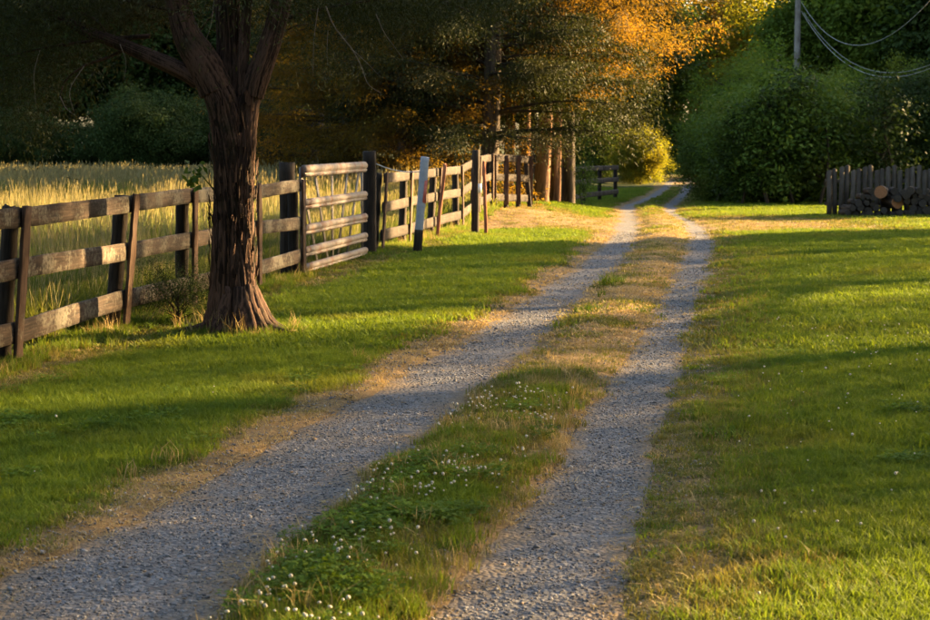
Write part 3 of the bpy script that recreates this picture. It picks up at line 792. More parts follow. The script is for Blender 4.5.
o = link('stake', post_mesh('stake', 1.28, .05, .05, 99), M['red_stake']); o.location = P; o.rotation_euler = (0, .115, .3); tag(o, 'thin reddish stake leaning on the far fence beside the white post', 'stake')

def wire_obj(name, a, b, sag, r, mat, label, n=26, cat='wire'):
    t = np.linspace(0, 1, n)[:, None]; a = np.array(a); b = np.array(b)
    P = a * (1 - t) + b * t; P[:, 2] -= (4 * t * (1 - t))[:, 0] * sag
    m = Bag(); v, q, tt, x = tube(P, [r, r], n, 6); m.add(v, q, tt, x)
    return tag(link(name, m.mesh(name, True), mat), label, cat)
a = fpt(26.75, .06, 1.36); b = at_depth(425, 171, 27.02)
wire_obj('gate_wire', a, b, .06, .007, M['wire'], 'thin pale wire from the tall gate post to the white post', 14)

# ------------------------------------------------------------------ far cedars beside the lane
def far_cedar(name, px, s, r, H, R, z0, seed, label, proto=None, rise=(.42, .85), bell=3.2, nb=95, ns=330, mat='cedar', rz=0, bark='bark_far', lean=.25):
    p = at_depth(px, 210, s); e = empty(name, (p.x, p.y, gz(p.x, p.y) - .02), rz)
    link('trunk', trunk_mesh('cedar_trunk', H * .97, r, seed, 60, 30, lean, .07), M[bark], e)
    if proto is None: proto = cedar_crown('far_cedar_crown', seed, H, R, z0, nb, ns, .052, .011, .045, rise=rise, bell=bell)
    if not proto[0].materials: proto[0].materials.append(M[mat])
    c = link('crown', proto[0], None, e); c.material_slots[0].link = 'OBJECT'; c.material_slots[0].material = M[mat]
    link('boughs', proto[1], M['bark_dark'], e)
    tag(e, label, 'tree', 'cedars beside the lane')
    return proto
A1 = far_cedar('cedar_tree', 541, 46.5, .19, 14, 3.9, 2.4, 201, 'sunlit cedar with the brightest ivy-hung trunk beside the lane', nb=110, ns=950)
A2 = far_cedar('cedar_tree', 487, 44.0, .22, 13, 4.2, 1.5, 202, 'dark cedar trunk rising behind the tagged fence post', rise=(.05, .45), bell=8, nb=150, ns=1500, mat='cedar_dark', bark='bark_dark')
far_cedar('cedar_tree', 554, 47.5, .16, 13, 5, 2.6, 203, 'slim orange-lit cedar trunk right of the ivy-hung trunk', A1, rz=2.1)
far_cedar('cedar_tree', 524, 48.0, .16, 13, 5, 2.0, 204, 'orange-lit cedar trunk just behind the end of the board fence', A1, rz=1.0)
far_cedar('cedar_tree', 507, 50.0, .15, 12, 5, 2.0, 205, 'thin cedar trunk seen above the far fence between two thicker trunks', A1, rz=4.0)
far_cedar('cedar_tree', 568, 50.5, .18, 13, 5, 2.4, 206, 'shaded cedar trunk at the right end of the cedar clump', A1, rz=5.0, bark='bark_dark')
A3 = far_cedar('cedar_tree', 404, 45.5, .22, 11, 3.7, .7, 207, 'amber-lit cedar behind the fence just right of the far gate post', None, (.0, .22), 0, 120, 1100, rz=2.5, mat='cedar', bark='bark_dark')
far_cedar('cedar_tree', 350, 48.0, .22, 10.5, 5, 1.4, 208, 'dark low-boughed cedar behind the middle of the steel gate', A3, rz=.4, mat='cedar', bark='bark_dark')
far_cedar('cedar_tree', 318, 56.0, .22, 10.5, 5, 1.4, 209, 'dark cedar in the meadow behind the near gate post', A3, rz=3.6, mat='cedar_dark', bark='bark_dark')

# ------------------------------------------------------------------ woods and bushes
proto_broad('bush_a', 301, (2.6, 2.4, 2.5), 2.1, 3.0, .10, 420, 220, .052, .13, shell=.45)
proto_broad('bush_b', 302, (2.9, 2.5, 2.2), 1.9, 2.6, .10, 420, 220, .052, .13, shell=.45)
proto_broad('tree_a', 303, (4.2, 4.2, 5.6), 7.2, 11, .28, 520, 130, .13, .11, shell=.4)
proto_broad('tree_b', 304, (5.0, 4.6, 6.4), 8.0, 12, .32, 560, 130, .14, .11, shell=.4)
proto_broad('tree_c', 306, (4.6, 4.4, 6.0), 7.6, 12, .26, 330, 85, .12, .12, shell=.35)
def bushp(key, px, s, sc, rz, mat, label, name='bush', cat='bush', zs=1.0, group=None):
    p = at_depth(px, 200, s); return plant_broad(name, key, (p.x, p.y), sc, rz, mat, label, cat, group, zs=zs)
proto_broad('sprig', 305, (.42, .40, .75), .75, 1.2, .02, 60, 30, .030, .20, shell=.3)
# right-hand thicket
bushp('bush_a', 738, 62, .72, .3, 'broad', 'rounded leafy bush at the left end of the dark thicket', zs=.95)
bushp('bush_b', 772, 60, .92, 1.3, 'broad', 'broad leafy bush in the middle of the thicket behind the lawn edge', zs=1.0)
bushp('bush_a', 812, 61, .98, 2.3, 'broad', 'tall leafy bush below the utility pole', zs=1.0)
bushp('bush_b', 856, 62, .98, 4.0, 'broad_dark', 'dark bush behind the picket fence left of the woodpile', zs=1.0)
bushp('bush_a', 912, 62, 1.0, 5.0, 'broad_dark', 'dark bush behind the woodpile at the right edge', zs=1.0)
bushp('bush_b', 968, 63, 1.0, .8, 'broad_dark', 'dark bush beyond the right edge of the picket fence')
bushp('bush_b', 752, 77, .85, 2.0, 'broad', 'low bush beside the lane behind the thicket')
bushp('bush_a', 790, 68, 1.1, 3.3, 'broad_light', 'taller bush rising behind the middle of the thicket')
bushp('bush_b', 762, 67, .95, 5.1, 'broad_light', 'second-row bush behind the left part of the thicket')
for k, (px, s, sc, lab) in enumerate(((716, 60.5, 1.5, 'slender sapling at the left foot of the thicket by the lane'), (742, 58.5, 2.2, 'slim sapling standing proud of the left part of the thicket'), (768, 58, 2.9, 'tall thin sapling in front of the middle of the thicket'),
                                      (793, 58.5, 3.1, 'tallest sapling of the thicket below the utility pole'), (820, 58, 2.6, 'sapling at the left end of the picket fence'), (880, 58, 2.8, 'sapling rising behind the woodpile'))):
    bushp('sprig', px, s, sc, k * 1.4, ('broad', 'broad_dark')[k % 2], lab, 'sapling', 'sapling')
for (px, s, sc, rz, lab) in ((727, 73, .40, 1.2, 'young tree overtopping the left end of the thicket'), (765, 75, .46, 2.6, 'young tree rising from the thicket left of the utility pole'), (852, 70, .36, 4.1, 'young tree rising from the thicket above the picket fence'), (903, 68, .38, 5.5, 'young tree rising from the thicket above the woodpile')):
    bushp('tree_c', px, s, sc, rz, 'broad_light', lab, 'young_tree', 'tree')
WOOD = 'tall trees beyond the thicket'
for (key, px, s, sc, rz, mat, lab) in (
    ('tree_a', 842, 92, .95, .5, 'broad_light', 'tall green tree right of the utility pole behind the cables'),
    ('tree_b', 905, 90, .95, 1.7, 'broad_light', 'tall dark tree behind the cables at the right edge'),
    ('tree_a', 965, 88, 1.0, 2.9, 'broad_dark', 'tall tree beyond the right edge behind the woodpile'),
    ('tree_c', 772, 118, 1.0, 3.6, 'broad_yellow', 'sunlit yellow-green tree directly behind the utility pole'),
    ('tree_c', 732, 126, 1.05, 4.4, 'broad_rust', 'rust-tinted tree left of the utility pole'),
    ('tree_c', 692, 128, 1.05, 5.2, 'broad_yellow', 'sunlit tree at the end of the lane behind the rust-tinted tree'),
    ('tree_a', 640, 118, .95, .9, 'broad', 'green tree closing the far end of the lane'),
    ('tree_b', 600, 106, .9, 2.2, 'broad_dark', 'dark tree behind the sunlit cedar clump'),
    ('tree_c', 820, 130, 1.1, 1.1, 'broad_yellow', 'distant sunlit tree between the pole and the tall green tree'),
    ):
    bushp(key, px, s, sc, rz, mat, lab, 'broadleaf_tree', 'tree', group=WOOD)
# lit bush and the shrubs at the foot of the lane
bushp('bush_a', 640, 93, .56, 1.1, 'broad_yellow', 'small bright yellow-green bush glowing beside the bend of the lane', zs=1.15)
bushp('bush_b', 590, 96, .75, 2.1, 'broad', 'green bush left of the glowing yellow bush')
bushp('bush_a', 664, 112, .9, 2.7, 'broad', 'green bush right of the glowing yellow bush')
bushp('sprig', 583, 55.5, 1.0, 2.7, 'broad', 'small leafy shrub beside the dark far fence')
# dark wood beyond the meadow
DW = 'trees of the dark wood beyond the meadow'
spots = [(-60, 96, 'just beyond the left edge of the photo'), (-5, 104, 'at the left edge of the photo above the bushes'), (48, 98, 'behind the low branch tips at far left'), (100, 108, 'behind the drooping side branch of the forked cedar'),
         (150, 100, 'directly behind the rounded bush left of the forked cedar'), (205, 106, 'hidden mostly by the forked cedar trunk'), (258, 100, 'just right of the forked cedar fork'), (310, 108, 'above the near gate post'),
         (365, 100, 'above the middle of the steel gate'), (420, 104, 'above the white leaning post'), (475, 110, 'deep behind the dark cedar trunk'), (530, 104, 'deep behind the sunlit cedar trunks')]
for k, (px, s, where) in enumerate(spots):
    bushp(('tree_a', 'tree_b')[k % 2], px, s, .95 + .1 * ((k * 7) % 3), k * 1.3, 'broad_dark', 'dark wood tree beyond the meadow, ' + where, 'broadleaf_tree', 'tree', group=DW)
for k, (px, s, sc, lab) in enumerate([(12, 88, .8, 'bush at the meadow edge by the left side of the photo'), (60, 90, .7, 'low bush at the meadow edge, second from the left side'), (148, 86, 1.0, 'rounded dark bush at the meadow edge left of the forked cedar trunk'),
                                      (106, 91, .7, 'small bush at the meadow edge left of the rounded dark bush'), (205, 90, .9, 'bush at the meadow edge behind the forked cedar trunk'), (262, 88, .9, 'bush at the meadow edge just right of the forked cedar trunk'),
                                      (318, 86, 1.0, 'bush at the meadow edge behind the steel gate'), (-30, 88, .9, 'bush at the meadow edge just beyond the left side of the photo')]):
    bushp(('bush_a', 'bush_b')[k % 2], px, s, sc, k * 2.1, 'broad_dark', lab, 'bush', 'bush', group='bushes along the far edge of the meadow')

# ------------------------------------------------------------------ hedgerow on the right of the lawn and the wood behind it (they shade the lawn)
SD = (math.sin(SUN_AZ), math.cos(SUN_AZ)); SN = (-math.cos(SUN_AZ), math.sin(SUN_AZ))
proto_broad('hedge_dense', 401, (2.0, 2.0, 3.4), 3.6, 6, .14, 420, 130, .085, .13, shell=.2)
proto_broad('hedge_thin', 402, (2.2, 2.2, 3.2), 3.4, 6, .05, 260, 115, .042, .26, shell=.0)
HG = 'hedgerow trees along the right side of the lawn'
def hedge(w, off, half, hs, key, label):
    """w: position across the sun direction; the hedge line runs along x = 0.27 y + 5"""
    t = (.734 * w + 5 + off) / .731
    x = SD[0] * t + SN[0] * w; y = SD[1] * t + SN[1] * w
    e = plant_broad('hedge_tree', key, (x, y), (half / 2.0, half / 2.0, hs), w * 2.3, 'broad', label, 'tree', HG)
    return e
for (w, off, half, hs, key) in ((-1.5, 1.0, 2.6, 1.2, 'hedge_dense'), (1.9, 1.5, 1.9, 1.2, 'hedge_dense'), (6.3, 2.0, 1.1, 1.1, 'hedge_thin'), (7.4, 4.5, 1.2, 1.2, 'hedge_thin'), (8.8, 4.0, 1.0, 1.2, 'hedge_thin'), (10.3, 3, .9, 1.2, 'hedge_thin'), (12.0, 3.2, .7, 1.2, 'hedge_thin'), (13.4, 3.0, .8, 1.4, 'hedge_thin'),
                                (16.4, 3.5, 1.3, 1.4, 'hedge_thin'), (18.9, 4, 1.4, 1.4, 'hedge_thin'), (21.5, 5, 1.4, 1.4, 'hedge_thin'), (23.4, 7, 1.1, 1.4, 'hedge_thin'), (23.7, 5, 1.15, 1.5, 'hedge_dense')):
    hedge(w, off, half, hs, key, 'hedgerow tree beyond the right edge of the lawn')
# unseen trees added to block sun and sky: high-crowned ones, others behind the viewpoint
proto_broad('shade_tree', 403, (4.6, 4.6, 4.2), 12.2, 12.5, .26, 420, 120, .14, .12, shell=.2)
for k, (w, t, sc) in enumerate(((10.5, 30, 1), (15.5, 33, 1), (20.5, 36, 1), (39.5, 47, (1.3, 1.3, 2.45)), (84, 81, 1.2))):
    x = SD[0] * t + SN[0] * w; y = SD[1] * t + SN[1] * w
    plant_broad('broadleaf_tree', 'shade_tree', (x, y), sc, k * 2.0, 'broad', ('unseen high-crowned tree added beyond the hedgerow for shade' if k < 4 else 'hidden high-crowned tree added right of the pole to shade the meadow edge'), 'tree', 'unseen high-crowned trees added for shade')
for k, (x, y) in enumerate(((-26, 8), (-22, -6), (-14, -15), (-5, -19), (5, -20), (14, -16), (-30, 22), (-18, -24), (0, -30), (12, -28))):  # unseen trees added to cut the sky light from behind
    plant_broad('broadleaf_tree', ('tree_a', 'tree_b')[k % 2], (x, y), 1.25, k * 1.7, 'broad_dark', 'tall unseen tree added behind the viewpoint to block sky light', 'tree', 'unseen trees added behind the viewpoint for shade')
plant_broad('bush', 'bush_b', (14.4, 44.9), (.75, .75, .62), .6, 'broad', 'low unseen bush added right of the woodpile to shade it', 'bush')  # added out of view to keep the sun off the woodpile
RW = 'tall trees of the wood on the right'
for k, (x, y, sc) in enumerate([(27, 70.5, 1.1), (34.5, 76, 1.2), (25, 75, 1.1), (31, 79, 1.2), (40, 85, 1.2), (27, 86, 1.2), (49, 92, 1.3), (36, 96, 1.3), (58, 98, 1.3), (40, 120, 1.1), (48, 106, 1.3), (34, 142, 1.4), (46, 146, 1.4), (38, 154, 1.4), (56, 152, 1.4)]):
    plant_broad('broadleaf_tree', ('tree_a', 'tree_b')[k % 2], (x, y), sc, k * 1.9, 'broad_dark', 'tall tree of the wood beyond the right edge', 'tree', RW)

# ------------------------------------------------------------------ dark fence beyond the cedars, picket fence, woodpile
def far_fence():
    base = Vector((3.3, 57, 0)); base.z = gz(base.x, base.y); root = empty('board_fence', base)
    tag(root, 'shaded board fence in the distance right of the cedar trunks', 'fence')
    pts = [Vector((3.3, 57.0, 0)), Vector((3.95, 60, 0)), Vector((4.7, 63, 0)), Vector((5.5, 66, 0))]
    for p in pts: p.z = gz(p.x, p.y)
    for k, p in enumerate(pts):
        o = link('post', POSTS[k % 3], M['post'], root); o.location = p - base
        if k + 1 < len(pts):
            for h in HEIGHTS: board_between(root, p + Vector((.1, -.08, h)), pts[k + 1] + Vector((.1, -.08, h)), .17, .03, 400 + k, M['grey_picket'], base)
far_fence()

def picket_fence():
    s = 43.0; a = at_depth(829, 215, s); base = Vector((a.x, a.y, gz(a.x, a.y))); root = empty('picket_fence', base)
    tag(root, 'low grey picket fence behind the woodpile in front of the dark thicket', 'fence')
    g = np.random.default_rng(8)
    ms = []
    for k in range(4):
        W = .115; H = 1.13 + .04 * k; b = Bag()
        v = np.array([(-W / 2, 0, 0), (W / 2, 0, 0), (W / 2, 0, H - .03 * (k % 2)), (W * .1, 0, H + .012), (-W / 2, 0, H - .02)]); v2 = v + [0, .022, 0]
        b.add(np.vstack([v, v2]), [(0, 1, 6, 5)[::-1], (1, 2, 7, 6)[::-1], (2, 3, 8, 7)[::-1], (3, 4, 9, 8)[::-1], (4, 0, 5, 9)[::-1], (0, 1, 3, 4), (5, 6, 8, 9)[::-1]], [(1, 2, 3), (6, 8, 7)])
        ms.append(b.mesh('picket'))
    x = 0.0; k = 0
    while x < 3.6:
        o = link('picket', ms[k % 4], M['grey_picket'], root); o.location = (x, g.normal(0, .01), -.03); o.rotation_euler = (0, g.normal(0, .010), 0); x += .142 + g.uniform(-.006, .006); k += 1
    for z in (.30, .84):
        o = link('cross_rail', plank_mesh('cross_rail', 3.8, .09, .035, 500), M['grey_picket'], root); o.location = (-.1, .045, z)
    for x in (.05, 1.9, 3.6):
        o = link('post', POSTS[1], M['grey_picket'], root); o.location = (x, .13, 0); o.scale = (.7, .7, .9)
picket_fence()

def log_thing(loc, L, r, ax, seed, fresh, label, group):
    """a cut log: bark barrel with two sawn ends"""
    root = empty('firewood_log', loc, ax)
    g = np.random.default_rng(seed); ns = 16
    v, q, t, a = tube([(0, 0, 0), (0, L * .5, g.normal(0, .01)), (0, L, 0)], [r, r * 1.02, r * .97], 6, ns, .02, 2.5, 2, .15, seed, cap=False)
    b = Bag(); b.add(v, q, None, a); link('bark', b.mesh('bark', True), M['log_bark'], root)
    for k, ring in enumerate((v[:ns], v[-ns:])):
        c = ring.mean(0); bb = Bag(); j = np.arange(ns); tri = np.stack([(j + 1) % ns, j, np.full(ns, ns)], 1)
        bb.add(np.vstack([c + (ring - c) * .995, [c + [0, (-.006, .006)[k], 0]]]), None, tri[:, ::-1] if k else tri)
        link('cut_end', bb.mesh('cut_end'), M['cut_fresh'] if fresh else M['cut_old'], root)
    return tag(root, label, 'log', group)
def woodpile():
    s = 42.0; g = np.random.default_rng(19)
    def put(px, py, r, L=.5, fresh=False, label=None, k=0):
        p = at_depth(px, py, s + g.uniform(-.06, .06))
        log_thing(p, L, r, g.normal(0, .25), 600 + k, fresh, label or 'dark weathered log in the woodpile against the picket fence', None if label else 'dark logs of the woodpile')
    zb = gz(9.5, 42)
    def py_of(z): return 140 + (CAM_H - z) * F_PX / s + 0
    k = 0
    for row, (z, x0, x1) in enumerate(((.07, 848, 944), (.20, 850, 942), (.33, 853, 940), (.46, 860, 936), (.58, 872, 930))):
        px = x0 + (row % 2) * 3
        while px < x1:
            r = g.uniform(.05, .10)
            if not (row >= 2 and 874 < px < 890) and not (row in (1, 2) and 889 < px < 907): put(px, py_of(zb + z + g.normal(0, .03)), r, g.uniform(.4, .6), False, None, k)
            px += 2 * r / s * F_PX + g.uniform(0, 1.2); k += 1
    put(880.5, 192, .15, .5, True, 'round log with a pale orange cut end on top of the woodpile', 91)
    put(897.5, 202, .155, .5, True, 'second pale orange log end lower right in the woodpile', 92)
    put(926, 212, .10, .5, True, 'small pale pink log end at the foot of the woodpile by the right edge', 93)
woodpile()

# ------------------------------------------------------------------ utility pole and service cables
def pole():
    p = at_depth(797, 60, 84); base = Vector((p.x, p.y, gz(p.x, p.y))); root = empty('utility_pole', base)
    tag(root, 'grey wooden utility pole rising behind the thicket', 'pole')
    b = Bag(); v, q, t, a = tube([(0, 0, -.3), (0, 0, 5), (0, 0, 11.2)], [.17, .15, .12], 8, 14); b.add(v, q, t, a)
    link('shaft', b.mesh('shaft', True), M['pole'], root)
    m = plank_mesh('crossarm', 2.0, .12, .09, 700); o = link('crossarm', m, M['pole'], root); o.location = (-1.0, -.2, 10.4)
    for x in (-.85, -.3, .3, .85):
        b = Bag(); v, q, t, a = tube([(x + 1.0, 0, .06), (x + 1.0, 0, .12), (x + 1.0, 0, .2)], [.03, .05, .025], 6, 8); b.add(v, q, t, a)
        link('insulator', b.mesh('insulator', True), M['plate'], o)
    top = base
    return base
PB = pole()
A = Vector((PB.x + .15, PB.y - .15, 0))
wire_obj('cable', (A.x, A.y, 8.0), (14.0, 50, 7.2), 2.4, .010, M['cable'], 'upper service cable sagging from the pole to the right edge', 40, 'cable')
wire_obj('cable', (A.x, A.y, 7.6), (14.2, 47, 5.1), 2.35, .010, M['cable'], 'lower service cable sagging deepest from the pole', 40, 'cable')
wire_obj('cable', (A.x + .1, A.y, 7.55), (14.7, 48, 5.4), 2.32, .008, M['cable'], 'thin service cable hugging the lowest cable from the pole', 40, 'cable')

# ------------------------------------------------------------------ scattered stuff: grass, clover, gravel, meadow
def scatter(name, pts, rot, scl, idx, protos, label, cat='grass'):
    me = bpy.data.meshes.new(name); n = len(pts)
    me.vertices.add(n); me.vertices.foreach_set('co', np.asarray(pts, np.float32).ravel())
    a = me.attributes.new('rot', 'FLOAT_VECTOR', 'POINT'); a.data.foreach_set('vector', np.asarray(rot, np.float32).ravel())
    a = me.attributes.new('scl', 'FLOAT_VECTOR', 'POINT'); a.data.foreach_set('vector', np.asarray(scl, np.float32).ravel())
    a = me.attributes.new('idx', 'INT', 'POINT'); a.data.foreach_set('value', np.asarray(idx, np.int32))
    src = bpy.data.collections.new(name + '_source')
    for k, (pm, mat) in enumerate(protos):
        if not pm.materials:
            for m_ in (mat if isinstance(mat, (list, tuple)) else [mat]): pm.materials.append(m_)
        src.objects.link(bpy.data.objects.new('%s_%02d' % (name, k), pm))
    ng = bpy.data.node_groups.new(name, 'GeometryNodeTree')
    ng.interface.new_socket('Geometry', in_out='INPUT', socket_type='NodeSocketGeometry')
    ng.interface.new_socket('Geometry', in_out='OUTPUT', socket_type='NodeSocketGeometry')
    N = ng.nodes; L = ng.links
    gi = N.new('NodeGroupInput'); go = N.new('NodeGroupOutput')
    iop = N.new('GeometryNodeInstanceOnPoints'); ci = N.new('GeometryNodeCollectionInfo')
    ci.inputs['Collection'].default_value = src; ci.inputs['Separate Children'].default_value = True; ci.inputs['Reset Children'].default_value = True
    def attr(nm, ty):
        x = N.new('GeometryNodeInputNamedAttribute'); x.data_type = ty; x.inputs['Name'].default_value = nm; return x.outputs['Attribute']
    e2r = N.new('FunctionNodeEulerToRotation'); L.new(attr('rot', 'FLOAT_VECTOR'), e2r.inputs[0])
    L.new(gi.outputs[0], iop.inputs['Points']); L.new(ci.outputs[0], iop.inputs['Instance'])
    iop.inputs['Pick Instance'].default_value = True
    L.new(attr('idx', 'INT'), iop.inputs['Instance Index']); L.new(e2r.outputs[0], iop.inputs['Rotation']); L.new(attr('scl', 'FLOAT_VECTOR'), iop.inputs['Scale'])
    L.new(iop.outputs[0], go.inputs[0])
    o = link(name, me); md = o.modifiers.new('scatter', 'NODES'); md.node_group = ng
    return tag(o, label, cat, kind='stuff')

def tuft(name, seed, n, rad, h0, h1, w, lean=.5, curl=.4, shape=1.0):
    g = np.random.default_rng(seed)
    r = rad * np.sqrt(g.random(n)); a = g.uniform(0, 2 * math.pi, n)
    B = np.stack([r * np.cos(a), r * np.sin(a), np.full(n, -.01)], 1)
    h = g.uniform(h0, h1, n); da = g.uniform(0, 2 * math.pi, n); ln = np.abs(g.normal(0, lean, n))
    D = np.stack([np.cos(da), np.sin(da), np.zeros(n)], 1)
    S = np.stack([-np.sin(da), np.cos(da), np.zeros(n)], 1) * (w * g.uniform(.6, 1.3, n) / 2)[:, None]
    Md = B + D * (h * ln * .35)[:, None] + np.array([0, 0, 1]) * (h * .55)[:, None]
    T = B + D * (h * (ln * .9 + curl * g.random(n)))[:, None] + np.array([0, 0, 1]) * (h * (1 - .3 * np.minimum(ln, 1.2)))[:, None]
    v = np.stack([B - S, B + S, Md - S * .85, Md + S * .85, T], 1).reshape(-1, 3)
    o = np.arange(n)[:, None] * 5
    return mesh_np(name, v, [o + np.array([[0, 1, 3, 2]]), o + np.array([[2, 3, 4]])], {'bl': np.repeat(g.random(n), 5)})

def clover_patch(name, seed, n, rad):
    g = np.random.default_rng(seed); b = Bag()
    for k in range(n):
        r = rad * math.sqrt(g.random()); a = g.uniform(0, 6.28); c = np.array([r * math.cos(a), r * math.sin(a), g.uniform(.03, .085)])
        nrm = unit(np.array([g.normal(0, .35), g.normal(0, .35), 1.0])); u = unit(np.cross(nrm, [0, 1, .1])); w = np.cross(nrm, u); a0 = g.uniform(0, 6.28); val = g.random(); sz = g.uniform(.007, .012)
        for j in range(3):
            d = math.cos(a0 + j * 2.094) * u + math.sin(a0 + j * 2.094) * w; p = np.cross(nrm, d)
            b.add(np.array([c, c + d * sz * .7 + p * sz * .62 + nrm * .002, c + d * sz * 1.25, c + d * sz * .7 - p * sz * .62 + nrm * .002]), [(0, 3, 2, 1)], a=np.full(4, val))
    return b.mesh(name)

def flower_mesh(name, seed):
    g = np.random.default_rng(seed); b = Bag(); H = .085
    v, q, t, a = tube([(0, 0, 0), (.006, 0, H * .6), (.004, .003, H)], [.0014, .0012, .001], 5, 4); b.add(v, q, t)
    nm = []
    nstem = len(q) + len(t)
    bm = bmesh.new(); bmesh.ops.create_icosphere(bm, subdivisions=2, radius=.0060)
    vv = np.array([x.co for x in bm.verts]); ff = np.array([[x.index for x in f.verts] for f in bm.faces]); bm.free()
    vv = vv * (1 + .22 * (g.random(len(vv)) - .5))[:, None] * [1, 1, .85] + [.004, .003, H + .006]
    b.add(vv, None, ff)
    me = b.mesh(name)
    me.materials.append(M['clover']); me.materials.append(M['flower'])
    mi = np.ones(len(me.polygons), np.int32); mi[:len(q)] = 0; mi[len(q):len(q) + len(t)] = 0
    me.polygons.foreach_set('material_index', mi)
    return me

def stone_meshes():
    out = []
    for k in range(6):
        g = np.random.default_rng(900 + k); bm = bmesh.new(); bmesh.ops.create_icosphere(bm, subdivisions=1, radius=.5)
        v = np.array([x.co for x in bm.verts]); f = np.array([[x.index for x in fc.verts] for fc in bm.faces]); bm.free()
        v = v * (1 + .5 * (g.random(len(v)) - .5))[:, None] * [1, g.uniform(.55, .85), g.uniform(.32, .55)]
        out.append((mesh_np('stone', v, f), M['stone']))
    return out

def sample(n, y0, y1, margin=.8, power=1.0):
    """random ground points over the strip of land in view, denser near by"""
    y = y0 + (y1 - y0) * rng.random(n) ** power
    hw = .262 * y + margin
    return rng.uniform(-1, 1, n) * hw, y
def strat(dens, y0, y1, margin=.8):
    area = (.262 * (y0 + y1) + 2 * margin) * (y1 - y0)
    n = int(dens * area)
    y = rng.uniform(y0, y1, n * 2); hw = .262 * y + margin; keep = rng.random(n * 2) < hw / (.262 * y1 + margin)
    y = y[keep][:n]; hw = hw[keep][:n]
    return rng.uniform(-1, 1, len(y)) * hw, y

